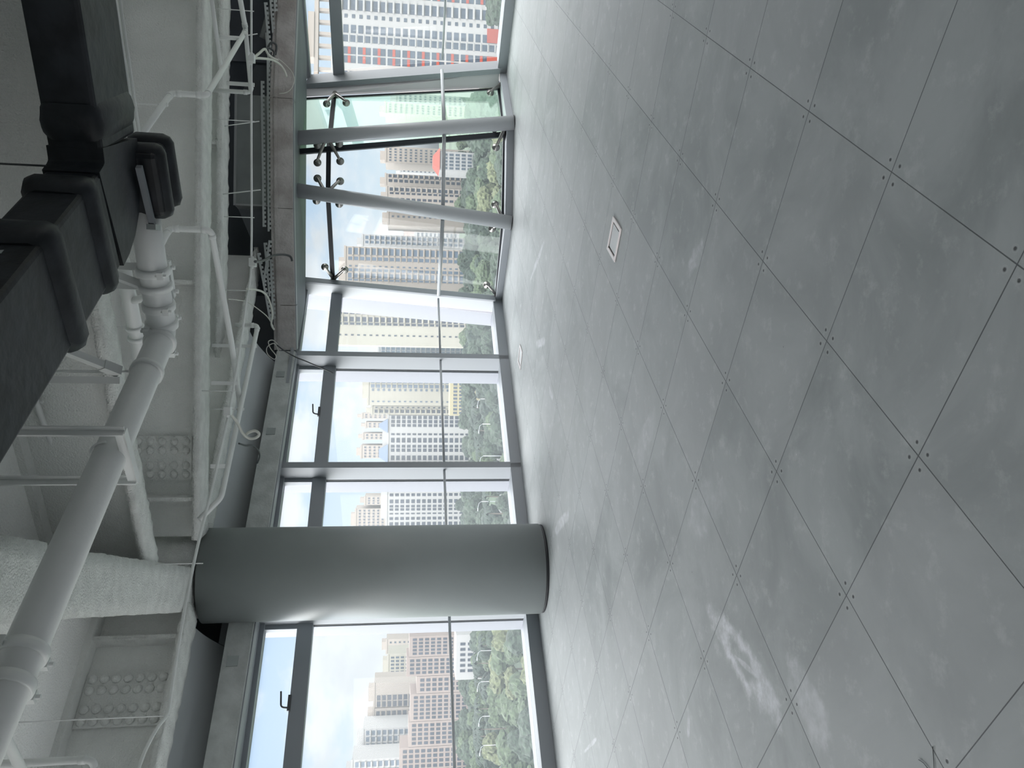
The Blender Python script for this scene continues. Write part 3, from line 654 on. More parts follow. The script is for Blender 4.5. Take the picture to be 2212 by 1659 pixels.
# high pipe upper left
zf = 3.84; q1 = atz(98, 925, zf); q2 = atz(160, 1075, zf)
pipe('sprinkler_pipe', [atz(62, 800, zf), atz(78, 868, zf), q1, q2, atz(212, 1155, zf), atz(238, 1250, zf)], .019, 'thin white pipe high under the slab, passing behind the thick pipe', rods=((atz(82, 868, zf), SLAB), (atz(213, 1157, zf), SLAB)))
# bottom-left pipes
zg = 3.1; a = atz(203, 1640, zg)
pipe('sprinkler_pipe', [V(a.x, a.y, SLAB), a, atz(206, 1740, zg)], .021, 'white pipe with an elbow dropping from the slab at the far left', joints=(1,))
pipe('sprinkler_pipe', [atz(-20, 1530, 3.3), atz(60, 1690, 3.3)], .026, 'white pipe crossing beyond the couplings at the upper left corner', fil=0)
# long conduit
zd = 2.98
cp_ = [(543, -40), (543, 250), (543, 560), (534, 640), (517, 760), (500, 862), (487, 925), (458, 1055), (428, 1175), (399, 1315), (372, 1480), (362, 1540), (340, 1572), (312, 1625), (290, 1690)]
cpts = [atz(x, y, zd) for (x, y) in cp_]
r = root('conduit', cpts[0], 'long thin white conduit sagging across the ceiling and in front of the column', 'conduit')
obj('conduit_run', MB().tube(curve(cpts, 4), .0115, 10), 'pipe', r)
for (x, y, z) in ((542, 24, SLAB-.5), (543, 262, 3.5), (543, 470, 3.25), (536, 628, 3.25), (430, 1217, 3.3), (502, 845, 3.25)):
    p = atz(x, y, zd); obj('hanger_rod', MB().tube([p-V(0, 0, .03), V(p.x, p.y, z)], .0045, 6), 'pipe', r)
p = atz(360, 1546, zd); obj('hanger_rod', MB().tube([p-V(0, 0, .02), V(p.x, p.y, 4.03)], .0045, 6), 'pipe', r)
def jbox(x, y, lb, s_=.075):
    p = atz(x, y, zd-.01); rr_ = root('junction_box', p, lb, 'junction box')
    obj('box_body', MB().box(p.x-s_/2, p.x+s_/2, p.y-s_/2, p.y+s_/2, p.z-s_*.45, p.z+s_*.35), 'plastic', rr_, bevel=.004)
    obj('spout', MB().tube([p+V(-s_/2-.02, 0, 0), p+V(s_/2+.02, 0, 0)], .015, 10), 'plastic', rr_); return p
jbox(543, 126, 'white junction box on the conduit, right of the perforated angles'); jbox(545, 567, 'white junction box with a screwed lid above the left glass of the bay', .085); jbox(491, 888, 'white junction box on the conduit by the edge beam, above the coiled cable')
def cable(pts, rad, m, lb, cat='cable'):
    p3 = [atY(x, y, Y) for (x, y, Y) in pts]
    return obj('loose_cable', MB().tube(curve(p3, 6), rad, 8), m, label=lb, cat=cat)
cable([(549, 126, 8.3), (562, 126, 8.6), (586, 129, 9.3), (603, 138, 9.65), (614, 152, 9.7), (619, 166, 9.7)], .013, 'cable_w', 'pale conduit tail curving down over the right lintel')
cable([(549, 124, 8.3), (560, 115, 8.8), (572, 106, 9.3), (580, 118, 9.5), (592, 127, 9.6), (600, 130, 9.65)], .014, 'cable_w', 'pale flexible conduit crossing beside the black coil')
cable([(572, 106, 9.55), (582, 104, 9.6), (592, 112, 9.62), (590, 122, 9.62), (582, 118, 9.62), (578, 106, 9.62), (586, 92, 9.62), (597, 98, 9.65), (595, 118, 9.65)], .013, 'cable_d', 'black coiled cable above the right lintel')
cable([(600, 126, 9.65), (615, 138, 9.7), (630, 155, 9.72), (636, 172, 9.72), (630, 190, 9.72), (618, 200, 9.75), (603, 202, 9.8)], .005, 'cable_w', 'thin white wire looping over the right lintel')
cable([(551, 565, 7.95), (562, 565, 8.6), (575, 560, 9.3), (590, 552, 9.8), (612, 550, 9.95), (627, 554, 10.0), (631, 564, 10.0)], .014, 'cable_d', 'dark cable arching over the left bay lintel')
cable([(534, 624, 8.1), (552, 626, 8.9), (568, 631, 9.5), (580, 645, 9.9), (588, 675, 10.0), (586, 700, 10.1), (592, 712, 10.15)], .012, 'cable_w', 'pale cable running down along the slotted angles')
cable([(492, 646, 9.0), (512, 648, 9.3), (535, 653, 9.6), (558, 668, 9.9), (578, 685, 10.1), (590, 705, 10.2)], .006, 'cable_w', 'thin white wire sweeping down behind the conduit')
cable([(600, 745, 10.25), (590, 735, 10.25), (580, 738, 10.2), (584, 752, 10.2), (596, 768, 10.2), (592, 776, 10.2), (578, 765, 10.2), (577, 750, 10.2), (592, 742, 10.2), (601, 757, 10.25), (602, 768, 10.25)], .006, 'cable_w', 'tangled thin white wire coil at the end of the scratched lintel')
cable([(598, 745, 10.2), (615, 758, 10.25), (640, 772, 10.3), (660, 780, 10.3), (690, 793, 10.3), (720, 806, 10.3)], .008, 'cable_d', 'long dark wire hanging across the corner of the windows')
cable([(497, 893, 7.4), (512, 912, 7.5), (524, 935, 7.6), (538, 947, 7.65), (552, 946, 7.65), (560, 938, 7.65), (552, 931, 7.65), (538, 934, 7.65), (527, 944, 7.65)], .013, 'cable_w', 'thick white cable loop hanging below the edge beam')
cable([(516, 958, 7.9), (530, 962, 8.0), (545, 962, 8.1), (557, 972, 8.2), (561, 985, 8.3), (556, 1000, 8.4)], .009, 'cable_d', 'black cable curling behind the white cable loop')
# rods from the second beam
for (x0_, x1_, y, lb) in ((499, 548, 73, 'far right'), (497, 555, 428, 'above the left-leaning gap')): pass
rods = [(563, 410, 9.3, 3.5, 'thin white sloping rod in front of the grey metal cabinet'), (560, 262, 9.35, 3.5, 'thin white rod crossing the grey metal cabinet at its right part'), (556, 73, 9.3, 3.5, 'thin white rod at the right end of the second beam')]
for (x, y, Y, z1, lb) in rods:
    p = atY(x, y, Y); obj('threaded_rod', MB().tube([p, V(p.x-.05, p.y+.1, z1+.02)], .006, 6), 'pipe', label=lb, cat='rod')
# galvanised boxes in the void above the bay
def slabbox(name, x0, x1, y0, y1, z0, z1, m, label, cat):
    return obj(name, MB().box(x0, x1, y0, y1, z0, z1), m, label=label, cat=cat, bevel=.004)
cb = atY(540, 205, 10.35); ca = atY(540, 445, 10.35)
r = root('air_terminal_box', V((ca.x+cb.x)/2, 10.6, 3.16), 'long grey metal air box above the bay lintel', 'air box')
obj('casing', MB().box(ca.x, cb.x, 10.35, 10.85, 3.16, 3.56), 'galv', r, bevel=.004)
obj('fold', MB().box(ca.x, cb.x, 10.335, 10.35, 3.545, 3.575).box(ca.x+.0, ca.x+.02, 10.33, 10.35, 3.16, 3.56), 'tray', r)
c2 = atY(540, 447, 10.6); c3 = atY(560, 570, 10.7)
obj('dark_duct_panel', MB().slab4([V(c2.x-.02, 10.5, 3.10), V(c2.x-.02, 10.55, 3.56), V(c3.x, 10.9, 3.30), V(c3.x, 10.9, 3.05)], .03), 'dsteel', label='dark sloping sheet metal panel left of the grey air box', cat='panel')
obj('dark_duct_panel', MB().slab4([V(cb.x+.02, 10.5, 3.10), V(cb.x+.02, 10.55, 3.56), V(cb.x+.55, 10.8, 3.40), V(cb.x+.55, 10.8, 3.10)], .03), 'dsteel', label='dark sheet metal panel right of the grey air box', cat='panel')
# slotted angles lying above the lintel
def slotted(p, q, lb, wd=.045):
    p = Vector(p); q = Vector(q); d_ = (q-p).normalized(); Ln = (q-p).length; m = MB()
    u = V(0, 0, 1); o = d_.cross(u).normalized(); u = o.cross(d_)
    def pl(s0, s1, h0, h1, t0=0, t1=.004):
        m.hexa([p+d_*s+u*h+o*t for (s, h, t) in ((s0, h0, t0), (s1, h0, t0), (s1, h0, t1), (s0, h0, t1), (s0, h1, t0), (s1, h1, t0), (s1, h1, t1), (s0, h1, t1))])
    pl(0, Ln, wd*.45, wd); pl(0, Ln, -.004+wd, wd, 0, .03)
    k = 0.0
    while k < Ln-.02: pl(k, min(Ln, k+.030), 0, wd*.45); k += .055
    return obj('slotted_angle', m, 'tray', label=lb, cat='metal strip')
def T(x, y, Y): return atY(x, y, Y)
slotted(T(571, 175, 10.02), T(575, 490, 10.12), 'long perforated metal angle, upper one above the centre bay lintel')
slotted(T(584, 130, 9.98), T(586, 500, 10.1), 'long perforated metal angle lying right on the centre bay lintel')
slotted(T(563, 546, 10.15), T(589, 690, 10.3), 'perforated metal angle sloping down towards the scratched lintel')
slotted(T(577, 524, 10.2), T(588, 640, 10.25), 'short perforated metal angle crossing its neighbour')
slotted(T(588, 520, 10.1), T(575, 615, 10.15), 'smooth metal angle crossing the two perforated ones')
slotted(T(590, 560, 10.2), T(596, 690, 10.3), 'perforated metal angle lowest in the left heap')
slotted(T(578, 5, 9.9), T(588, 120, 9.98), 'pale metal angle leaning above the right lintel')
slotted(T(588, -20, 10.0), T(595, 70, 10.0), 'metal angle behind the leaning one above the right lintel')
slotted(T(580, 70, 10.1), T(592, 190, 10.05), 'perforated metal angle beside the black coil')
slotted(T(597, -20, 10.0), T(600, 25, 10.0), 'short metal angle end at the far right above the lintel')
obj('flexible_duct', MB().tube([T(590, 10, 10.3), T(578, 45, 10.3), T(567, 82, 10.35)], [.045, .045, .04], 14), 'galv', label='grey ribbed flexible duct end above the right lintel', cat='duct')
p = atz(92, 358, 3.16); obj('threaded_rod', MB().tube([V(p.x, p.y, 3.14), V(p.x, p.y, SLAB)], .005, 6), 'cable_d', label='thin dark rod hanging the black duct, at its elbow', cat='rod')
for (a_, b_, lb_) in (((2015, 1612), (2018, 1675), 'longer dark wire offcut lying on the floor in the near corner'), ((1984, 1641), (2006, 1662), 'shorter dark wire offcut lying on the floor in the near corner')):
    obj('wire_offcut', MB().tube([atz(*a_, .002), lerp(atz(*a_, .002), atz(*b_, .002), .5)+V(.004, 0, 0), atz(*b_, .002)], .0010, 6), 'cable_d', label=lb_, cat='wire')
# ------------------------------------------------------------------ floor boxes
def floorbox(corners, lb):
    c = sum(corners, V(0, 0, 0))/4; r = root('floor_box', c, lb, 'floor box', 'recessed floor outlet boxes')
    e = (corners[0]-corners[3]).normalized(); f = (corners[1]-corners[0]).normalized()
    hw = ((corners[0]-corners[3]).length+(corners[1]-corners[2]).length)/4; hh = ((corners[1]-corners[0]).length+(corners[2]-corners[3]).length)/4
    def q(a, b, z): p = c+e*a+f*b; return V(p.x, p.y, z)
    m = MB(); t = .026
    for (a0, a1, b0, b1) in ((-hw, hw, -hh, -hh+t), (-hw, hw, hh-t, hh), (-hw, -hw+t, -hh+t, hh-t), (hw-t, hw, -hh+t, hh-t)):
        m.hexa([q(a0, b0, .001), q(a1, b0, .001), q(a1, b1, .001), q(a0, b1, .001), q(a0, b0, .009), q(a1, b0, .009), q(a1, b1, .009), q(a0, b1, .009)])
    obj('rim', m, 'boxm', r, bevel=.002)
    a0 = hw-t; b0 = hh-t
    obj('shadow_gap', MB().hexa([q(-a0, -b0, .0005), q(a0, -b0, .0005), q(a0, b0, .0005), q(-a0, b0, .0005), q(-a0, -b0, .001), q(a0, -b0, .001), q(a0, b0, .001), q(-a0, b0, .001)]), 'dark', r)
    a0 -= .014; b0 -= .014
    obj('lid', MB().hexa([q(-a0, -b0, .001), q(a0, -b0, .001), q(a0, b0, .001), q(-a0, b0, .001), q(-a0, -b0, .004), q(a0, -b0, .004), q(a0, b0, .004), q(-a0, b0, .004)]), 'boxin', r)
floorbox([atz(*p, 0) for p in ((1326, 467), (1343, 494), (1329, 569), (1313, 536))], 'metal floor outlet box with pale rim in the middle of the floor')
floorbox([atz(*p, 0) for p in ((1124, 744), (1129.5, 762), (1124.5, 800), (1120, 780))], 'small distant floor outlet box near the window sill')
# ================================================================== the city outside, some forty metres below
GZ = -39.0
KB = .31
def bmat(n, r, g, b, k=1., rough=.8): c = srgb(r, g, b); MT[n] = mat(n, tuple(x*KB*k for x in c), rough, .06, .03); return n
bmat('b_white', 236, 236, 236); bmat('b_cream', 233, 228, 212); bmat('b_beige', 226, 214, 203); bmat('b_pink', 205, 186, 178); bmat('b_grey', 214, 216, 220)
bmat('b_yellow', 236, 224, 178); bmat('b_red', 226, 112, 96); bmat('b_blue', 150, 172, 205); bmat('b_roof', 150, 98, 92)
MT['b_glass'] = mat('tower window glass', tuple(x*KB for x in srgb(118, 132, 150)), .25, .25, .25, spec=.4)
MT['b_dglass'] = mat('dark tower glass', tuple(x*KB for x in srgb(82, 92, 112)), .2, .25, .2, spec=.5)
MT['b_bluegl'] = mat('blue tower glass', tuple(x*KB for x in srgb(128, 148, 172)), .2, .15, .2, spec=.5)
for (n, c) in (('leaf_a', (62, 80, 62)), ('leaf_b', (84, 102, 72)), ('leaf_c', (50, 68, 56)), ('leaf_y', (112, 120, 84))):
    k = tuple(x*.43 for x in srgb(*c)); MT[n] = mat(n, k, .9, .45, .9, dark=tuple(x*.5 for x in k))
MT['trunk'] = mat('bark', (.12, .10, .08), .9)
MT['ground'] = mat('park ground', (.05, .075, .045), .95, .4, .03)
MT['road'] = mat('road asphalt', (.12, .12, .12), .9)
def unit_mesh(name, mb, m):
    me = bpy.data.meshes.new(name); me.from_pydata(mb.v, [], mb.f); me.polygons.foreach_set('use_smooth', mb.sm); me.materials.append(MT[m]); me.update(); return me
WM = {k: unit_mesh('tower_window_'+k, MB().box(-.5, .5, -.5, .5, -.5, .5), k) for k in ('b_glass', 'b_dglass', 'b_bluegl')}
FOOT = []
def tower(lb, D, ya, yb, xt, m, cols, pitch=2.95, depth=16, cat='building', grp=None, crown=True, zbase=GZ, gl='b_glass', cap=96, top_gap=1.2, name='apartment_tower'):
    xr = atY(865, ya, D).x; xl = atY(865, yb, D).x; zt_ = atY(xt, (ya+yb)/2, D).z
    r = root(name, V((xl+xr)/2, D, zbase), lb, cat, grp)
    obj('wall', MB().box(xl, xr, D, D+depth, zbase, zt_), m, r); FOOT.append((xl-1, xr+1, D-1, D+depth))
    W_ = []; S_ = []; E_ = []; n = int((zt_-top_gap-zbase)/pitch)
    for (ca, cb_, kind) in cols:
        x1 = atY(865, ca, D).x; x0 = atY(865, cb_, D).x
        hw = x1-x0
        for i in range(n):
            zc_ = zt_-top_gap-(i+.5)*pitch
            if kind == 'w': W_.append(((x0+x1)/2, zc_, hw, pitch*.42))
            elif kind == 'W': W_.append(((x0+x1)/2, zc_, hw, pitch*.66))
            elif kind in 'bg':
                W_.append(((x0+x1)/2, zc_, hw, pitch*.74))
                S_.append(((x0+x1)/2, zc_-pitch*.5+(.375 if kind == 'b' else .25), hw+.4, .75 if kind == 'b' else .5, .9 if kind == 'b' else .35))
            elif kind == 'r':
                W_.append(((x0+x1)/2, zc_, hw, pitch*.70))
                if i % 2 == 1: E_.append(((x0+x1)/2, zc_-pitch*.5, hw, 1.15, .3))
    W_.sort(key=lambda w_: -w_[1]); rest = MB()
    for k, (x, z, a, h) in enumerate(W_):
        if k < cap:
            o = bpy.data.objects.new('window', WM[gl]); sc.collection.objects.link(o); o.parent = r
            o.location = V(x, D-.03, z)-r.location; o.scale = (a, .3, h)
        else: rest.box(x-a/2, x+a/2, D-.18, D+.1, z-h/2, z+h/2)
    if rest.v: obj('window', rest, gl, r, kind='stuff')
    for (lst, nm_, mm) in ((S_, 'balcony_slab', m), (E_, 'red_panel', 'b_red')):
        lst.sort(key=lambda w_: -w_[1]); rest = MB()
        for k, (x, z, a, h, dp) in enumerate(lst):
            if k < 90:
                if mm not in WM: WM[mm] = unit_mesh('tower_block_'+mm, MB().box(-.5, .5, -.5, .5, -.5, .5), mm)
                o = bpy.data.objects.new(nm_, WM[mm]); sc.collection.objects.link(o); o.parent = r; o.location = V(x, D-dp/2, z)-r.location; o.scale = (a, dp, h)
            else: rest.box(x-a/2, x+a/2, D-dp, D, z-h/2, z+h/2)
        if rest.v: obj(nm_, rest, mm, r, kind='stuff')
    if crown:
        c = MB(); w_ = xr-xl
        c.box(xl+w_*.2, xr-w_*.25, D+2, D+depth*.6, zt_, zt_+3.2); obj('roof_room', c, m, r)
        obj('parapet', MB().box(xl-.3, xr+.3, D-.3, D+.1, zt_-.5, zt_+.5), m, r)
    return r, xl, xr, zt_
def lin(a, b, n, frac=.6):
    s = (b-a)/n; return [(a+s*(i+.5-frac/2), a+s*(i+.5+frac/2)) for i in range(n)]
# big tower, right wing window
t1, xl, xr, zt_ = tower('big white apartment tower with red accents behind the right window', 320, -70, 170, 716, 'b_white',
    [(161, 169, 'g'), (128, 143, 'r'), (109, 124, 'r'), (84, 98, 'g'), (62, 79, 'W'), (39, 47, 'w'), (8, 30, 'b'), (-22, -4, 'r'), (-40, -28, 'W')], crown=False, gl='b_glass')
c = MB()
for k in range(9):
    a = xl+(xr-xl)*(.03+.105*k); c.box(a, a+1.2, 320, 322, zt_, zt_+5)
c.box(xl-.6, xr, 319.4, 323, zt_+5, zt_+6.6).box(xl+6, xl+24, 319, 326, zt_+6.6, zt_+9); obj('crown_frame', c, 'b_beige', t1)
obj('red_panels', MB().box(atY(865, 79, 320).x, atY(865, 60-12, 320).x, 319.6, 320, GZ, GZ+7).box(atY(865, 128, 320).x, atY(865, 109, 320).x, 319.6, 320, GZ, GZ+7), 'b_red', t1)
# seen through the green facet
tower('pale tower behind the green tinted glass, higher left one', 430, 222, 246, 832, 'b_cream', [(a, b, 'w') for a, b in lin(224, 245, 4)])
tower('pale tower behind the green tinted glass, lower right one', 470, 196, 221, 855, 'b_grey', [(a, b, 'w') for a, b in lin(198, 220, 4)])
# centre glass
tower('beige tower between the two leaning posts, next to the left-leaning one', 460, 317, 352, 833, 'b_beige', [(a, b, 'w') for a, b in lin(320, 350, 5, .5)])
tower('small white tower far off between the leaning posts', 560, 353, 372, 865, 'b_white', [(a, b, 'w') for a, b in lin(354, 371, 4)])
tower('low white block with red roof among the trees in the centre glass', 380, 322, 364, 950, 'b_white', [(a, b, 'W') for a, b in lin(325, 362, 5)], crown=False, depth=12)
tr = root('hipped_roof', atY(950, 343, 380), 'red roof slab of the low block between the leaning posts', 'roof'); z_ = atY(950, 343, 380).z
xa, xb_ = atY(950, 366, 380).x, atY(950, 320, 380).x
obj('roof_slopes', MB().hexa([(xa, 379, z_), (xb_, 379, z_), (xb_, 393, z_), (xa, 393, z_), (xa+3, 383, z_+3.2), (xb_-3, 383, z_+3.2), (xb_-3, 389, z_+3.2), (xa+3, 389, z_+3.2)]), 'b_red', tr)
tower('beige tower just right of the right-leaning post', 448, 376, 402, 833, 'b_beige', [(378, 384, 'b'), (388, 394, 'W')], gl='b_dglass')
tower('beige tower with dark window strips crossed by the right-leaning post', 430, 403, 448, 835, 'b_beige', [(406, 413, 'b'), (416, 420, 'W'), (428, 433, 'W')], gl='b_dglass')
tower('plain beige tower just left of the right-leaning post', 440, 449, 487, 838, 'b_beige', [(452, 456, 'w'), (466, 470, 'w')])
tower('far small pink block left of the right-leaning post', 560, 488, 500, 872, 'b_pink', [(a, b, 'w') for a, b in lin(489, 499, 3)], crown=False)
tower('far low white block left of the right-leaning post', 560, 500, 510, 895, 'b_white', [(a, b, 'w') for a, b in lin(501, 509, 2)], crown=False)
# left glass facet
tower('white balcony tower, upper one in the left glass of the bay', 450, 509, 535, 783, 'b_white', [(512, 519, 'b'), (523, 528, 'b')], gl='b_bluegl')
tower('tall beige tower with glazed balconies in the left glass of the bay', 400, 536, 626, 745, 'b_beige', [(539, 553, 'b'), (558, 565, 'g'), (576, 579, 'w'), (583, 589, 'g'), (593, 603, 'b'), (605, 609, 'g')], gl='b_bluegl')
# pane 4
tower('tall cream tower with a dark balcony strip left of the bay', 385, 650, 747, 722, 'b_cream', [(668, 671, 'w'), (675, 681, 'g'), (687, 697, 'b'), (699, 704, 'g'), (724, 727, 'w')], gl='b_dglass')
tower('blue glazed slab block at the left edge of the corner pane', 470, 748, 800, 818, 'b_grey', [(a, b, 'g') for a, b in lin(749, 799, 6, .8)], gl='b_bluegl')
# pane 3
tower('white and beige tower with blue glass at the right of the handle window', 440, 802, 876, 795, 'b_cream', [(822, 828, 'g'), (831, 838, 'g'), (840, 845, 'w'), (866, 869, 'w')], gl='b_bluegl')
tower('slim cream tower with a dark window strip in the third pane', 450, 877, 896, 803, 'b_cream', [(879, 882, 'w'), (885, 892, 'b')], gl='b_dglass')
tower('white gridded apartment block with large square windows, in the third pane', 450, 897, 1004, 838, 'b_white', [(a, b, 'W') for a, b in ((898, 905), (907, 914), (916, 922), (936, 940), (946, 956), (961, 967), (969, 976), (984, 994), (997, 1003))], pitch=3.02, gl='b_dglass', cap=98)
tower('white gridded apartment block partly behind the mullion and column', 445, 1005, 1150, 835, 'b_white', [(a, b, 'W') for a, b in ((1008, 1016), (1022, 1030), (1036, 1044), (1051, 1059), (1066, 1072), (1079, 1087), (1091, 1096), (1098, 1103), (1108, 1111), (1117, 1123), (1128, 1138))], pitch=3.02, gl='b_dglass', cap=98)
for (ya, yb, xt, lb) in ((893, 905, 782, 'first small beige penthouse tower above the white gridded block'), (912, 925, 790, 'second beige penthouse tower above the white gridded block'), (936, 950, 784, 'third beige penthouse tower above the white gridded block'), (962, 990, 780, 'wide beige penthouse tower above the gridded block near the mullion'), (1072, 1090, 788, 'beige tower top above the gridded block left of the mullion'), (1098, 1145, 768, 'pinkish tower rising above the gridded block beside the column')):
    tower(lb, 520, ya, yb, xt, 'b_beige', [(a, b, 'w') for a, b in lin(ya+1, yb-1, max(2, int((yb-ya)/6)), .5)], cap=30)
tower('long yellow low building below the towers in the third pane', 400, 822, 897, 972, 'b_yellow', [(a, b, 'W') for a, b in lin(825, 895, 9)], crown=False, depth=12)
for (ya, yb, x, lb) in ((905, 935, 838, 'blue roof crown on the right part of the gridded block'), (960, 1000, 838, 'blue roof crown on the left part of the gridded block')):
    a = atY(x, ya, 449); b = atY(x, yb, 449)
    obj('roof_crown', MB().hexa([(b.x, 449, a.z), (a.x, 449, a.z), (a.x, 457, a.z), (b.x, 457, a.z), (b.x+3, 451, a.z+5), (a.x-3, 451, a.z+5), (a.x-3, 455, a.z+5), (b.x+3, 455, a.z+5)]), 'b_blue', label=lb, cat='roof')
# pane 1, far left
tower('plain beige tower, first left of the column', 520, 1380, 1411, 835, 'b_beige', [(a, b, 'w') for a, b in lin(1383, 1408, 3, .4)], cap=60)
tower('cream tower with many white framed windows left of the column', 480, 1412, 1472, 838, 'b_cream', [(a, b, 'W') for a, b in lin(1416, 1470, 7, .5)], gl='b_glass')
tower('beige twin tower, right one with dark blue glass', 440, 1473, 1526, 808, 'b_beige', [(1500, 1511, 'g'), (1513, 1525, 'g')], gl='b_dglass', zbase=GZ)
tower('beige twin tower, left one with dark blue glass', 440, 1528, 1570, 806, 'b_beige', [(1534, 1545, 'g'), (1547, 1562, 'g')], gl='b_dglass')
tower('white tower with striped balconies in the left window', 423, 1571, 1630, 784, 'b_white', [(a, b, 'b') for a, b in lin(1573, 1628, 4, .7)], gl='b_bluegl')
tower('white striped tower at the lower left corner of the window', 404, 1636, 1720, 760, 'b_white', [(a, b, 'b') for a, b in lin(1639, 1718, 5, .7)], gl='b_bluegl')
for (ya, yb, xt, lb, n) in ((1376, 1420, 884, 'brown brick block, rightmost of the row in the left window', 5), (1421, 1462, 878, 'brown brick block, second from the column', 4), (1463, 1500, 900, 'brown brick block with plain end wall under the twin towers', 3), (1501, 1560, 886, 'brown brick block in the middle of the left window', 6), (1561, 1615, 882, 'brown brick block under the striped white tower', 5), (1616, 1720, 862, 'brown brick block at the lower left corner', 9)):
    tower(lb, 385, ya, yb, xt, 'b_pink', [(a, b, 'W') for a, b in lin(ya+3, yb-3, n, .62)], gl='b_dglass', cap=60, depth=14, crown=False)
tower('low white building with brown windows among the trees in the left window', 330, 1376, 1474, 985, 'b_white', [(a, b, 'W') for a, b in lin(1390, 1460, 6, .5)], crown=False, depth=12, gl='b_dglass', pitch=3.2)
# ground, roads
obj('park_ground', MB().box(-500, 600, 14, 900, GZ-1, GZ), 'ground', label='park and lawn ground far below the windows', cat='ground', kind='structure')
obj('road', MB().add([(-220, 290, GZ+.1), (-220, 275, GZ+.1), (60, 330, GZ+.1), (60, 345, GZ+.1)], [(0, 1, 2, 3)]).add([(-220, 290, GZ), (-220, 275, GZ), (60, 330, GZ), (60, 345, GZ)], [(3, 2, 1, 0)]), 'road', label='grey street running through the park trees', cat='road')
# trees
def crown_mesh(seed, m, rx=1., rz=.9):
    rnd = random.Random(seed); bm = bmesh.new()
    for k in range(9):
        a = rnd.uniform(0, 6.28); rr = rnd.uniform(0, .62); s = rnd.uniform(.34, .55)
        c = Vector((math.cos(a)*rr*rx, math.sin(a)*rr*rx, rnd.uniform(-.35, .45)*rz))
        ret = bmesh.ops.create_icosphere(bm, subdivisions=3, radius=s)
        for v in ret['verts']:
            n = v.co.normalized(); h = math.sin(n.x*9+seed+k)*math.sin(n.y*11+k*2)*math.sin(n.z*10+seed)
            v.co = v.co*(1+.22*h+rnd.uniform(-.10, .10))+c
    me = bpy.data.meshes.new('tree_crown'); bm.to_mesh(me); bm.free(); me.materials.append(MT[m]); return me
CM = [crown_mesh(1, 'leaf_a'), crown_mesh(2, 'leaf_b'), crown_mesh(3, 'leaf_c'), crown_mesh(4, 'leaf_y'), crown_mesh(5, 'leaf_b'), crown_mesh(6, 'leaf_a')]
TRK = unit_mesh('tree_trunk', MB().tube([(0, 0, 0), (0, 0, .6), (.03, 0, 1)], [.06, .045, .03], 8), 'trunk')
def tree(x, y, h, k, rw, zone, nm='leafy_tree'):
    r = root(nm, (x, y, GZ), zone, 'tree', zone)
    a = bpy.data.objects.new('trunk', TRK); sc.collection.objects.link(a); a.parent = r; a.scale = (h*.5, h*.5, h*.7)
    c = bpy.data.objects.new('crown', CM[k]); sc.collection.objects.link(c); c.parent = r; c.location = (0, 0, h*.62); c.scale = (rw, rw, h*.42); c.rotation_euler.z = random.uniform(0, 6.28)
def palm_mesh():
    m = MB()
    for k in range(13):
        a = 2*math.pi*k/13+random.uniform(-.1, .1); d_ = V(math.cos(a), math.sin(a), 0); s_ = V(-d_.y, d_.x, 0); L_ = random.uniform(.85, 1.05)
        pts_ = [d_*L_*t+V(0, 0, .34*math.sin(t*2.2)-.35*t*t) for t in (0, .25, .5, .75, 1)]
        for i in range(4):
            w0, w1 = .13*math.sin(.5+i*.6), .13*math.sin(.5+(i+1)*.6)
            m.add([pts_[i]-s_*w0-V(0, 0, .05), pts_[i]+V(0, 0, .015), pts_[i]+s_*w0-V(0, 0, .05), pts_[i+1]-s_*w1-V(0, 0, .05), pts_[i+1]+V(0, 0, .015), pts_[i+1]+s_*w1-V(0, 0, .05)], [(0, 1, 4, 3), (1, 2, 5, 4)])
    return unit_mesh('palm_crown', m, 'leaf_c')
PM = palm_mesh()
PLACED = [(0, 0, 0)]
LAMPS = ((1480, 256), (1556, 250), (1620, 246), (1412, 258), (915, 262), (985, 258), (1085, 262), (860, 268))
for (y_, D) in LAMPS: PLACED.append((atY(865, y_, D).x, D, 1.2))
zones = [  # px y range, distance range, count, palette, size, label
 (1372, 1720, 190, 258, 60, (1, 0, 4, 1, 3), (5, 8), 'bright green tree of the dense park canopy in the left window'),
 (1376, 1720, 262, 318, 60, (0, 2, 5, 1), (4, 6.5), 'darker green tree along the far side of the street in the left window'),
 (1480, 1720, 325, 385, 20, (1, 2, 0), (5, 7), 'tree in front of the brown brick blocks in the left window'),
 (815, 1150, 225, 300, 40, (0, 2, 5, 1), (5, 8), 'tree of the park seen through the two left panes beside the column'),
 (815, 1150, 305, 395, 26, (2, 0, 5), (5, 7), 'tree below the white gridded blocks'),
 (648, 812, 225, 365, 34, (0, 2, 1, 5), (5, 8), 'tree at the foot of the cream tower'),
 (488, 646, 225, 385, 36, (0, 2, 1, 5), (5, 8), 'tree seen through the left glass of the bay'),
 (280, 486, 225, 300, 36, (0, 1, 3, 4), (5, 8), 'yellowish or green tree low in the centre glass of the bay'),
 (280, 486, 305, 425, 34, (0, 2, 1, 5), (6, 8), 'tree around the beige towers in the centre glass'),
 (190, 280, 230, 400, 22, (0, 2, 5), (6, 8), 'tree seen through the green tinted glass'),
 (-30, 22, 240, 300, 5, (0, 2, 5), (6, 8), 'tree at the foot of the big white tower with red accents')]
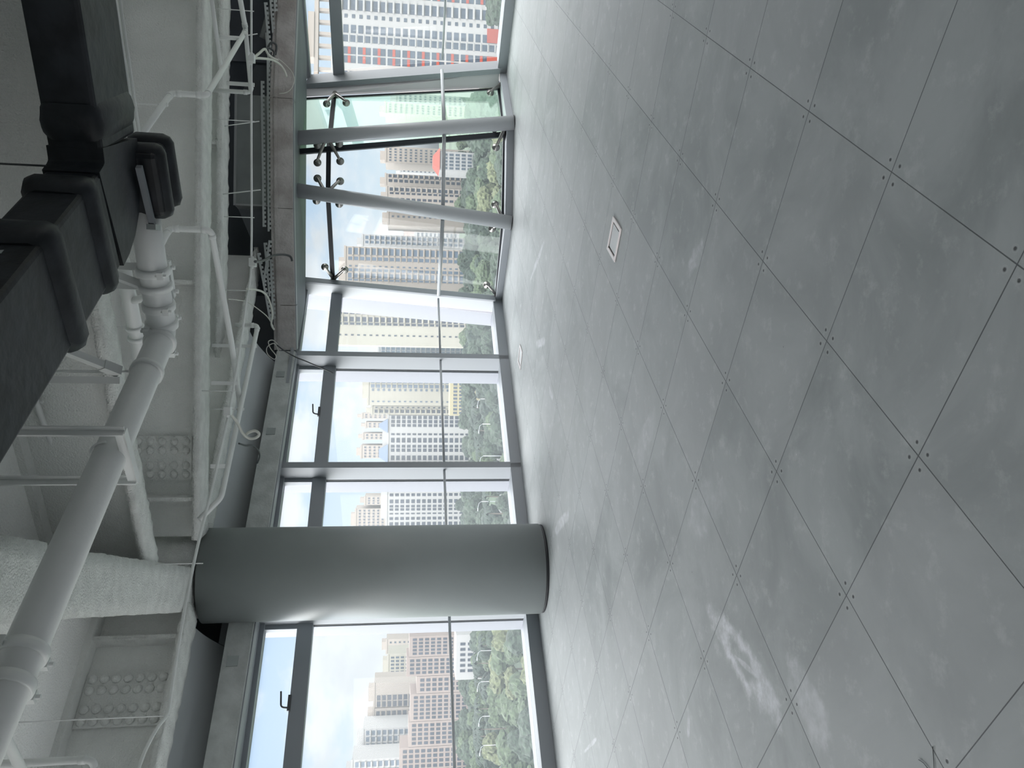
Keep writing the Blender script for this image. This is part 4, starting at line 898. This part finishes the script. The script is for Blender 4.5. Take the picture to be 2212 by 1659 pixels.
for k, (y_, D) in enumerate(((1402, 262), (1440, 275), (1492, 262), (1540, 272), (1585, 262), (1635, 270), (1075, 275), (1112, 262), (930, 300), (880, 310), (972, 285), (1470, 292), (1600, 292))):
    zone = 'palm tree rising from the park canopy in the left window' if y_ > 1300 else 'palm tree rising from the park canopy beside the column'
    r = root('palm_tree', (atY(865, y_, D).x, D, GZ), zone, 'palm tree', zone); hh = random.uniform(10, 13)
    a = bpy.data.objects.new('trunk', TRK); sc.collection.objects.link(a); a.parent = r; a.scale = (5, 5, hh)
    c = bpy.data.objects.new('fronds', PM); sc.collection.objects.link(c); c.parent = r; c.location = (0, 0, hh); c.scale = (5.2, 5.2, 5.2); c.rotation_euler.z = k; PLACED.append((atY(865, y_, D).x, D, 4.2))
for (ya, yb, d0, d1, n, pal, (r0, r1), lb) in zones:
    for k in range(n):
        for _try in range(60):
            t = random.random() if _try else (k+random.random())/n; y_ = ya+(yb-ya)*(((k*.618034) % 1) if not _try else random.random()); D = d0+(d1-d0)*t
            rw = random.uniform(r0, r1)*(1 if _try < 30 else .8); X_ = atY(865, y_, D).x
            if all((X_-a)**2+(D-b)**2 > (.88*(rw+c))**2 for (a, b, c) in PLACED) and not any(a-rw < X_ < b+rw and c-rw < D < e+rw for (a, b, c, e) in FOOT): break
        else: continue
        PLACED.append((X_, D, rw)); tree(atY(865, y_, D).x, D, random.uniform(8.5, 13.5)*(1 if D < 300 else 1.1), random.choice(pal), rw, lb)
lamp = MB().tube([(0, 0, 0), (0, 0, 13)], .10, 8).tube([(0, 0, 13), (-.6, 0, 13.8), (-2.4, 0, 14.2)], .08, 8).box(-3.2, -2.2, -.25, .25, 14.05, 14.3)
for k, (y_, D) in enumerate(LAMPS):
    me = unit_mesh('street_lamp', lamp, 'frame_l') if k == 0 else me
    zone = 'white street lamp among the trees in the left window' if y_ > 1300 else 'white street lamp among the trees beside the column'
    o = bpy.data.objects.new('street_lamp', me); sc.collection.objects.link(o); o.location = (atY(865, y_, D).x, D, GZ); tagp(o, zone, 'street lamp', zone)
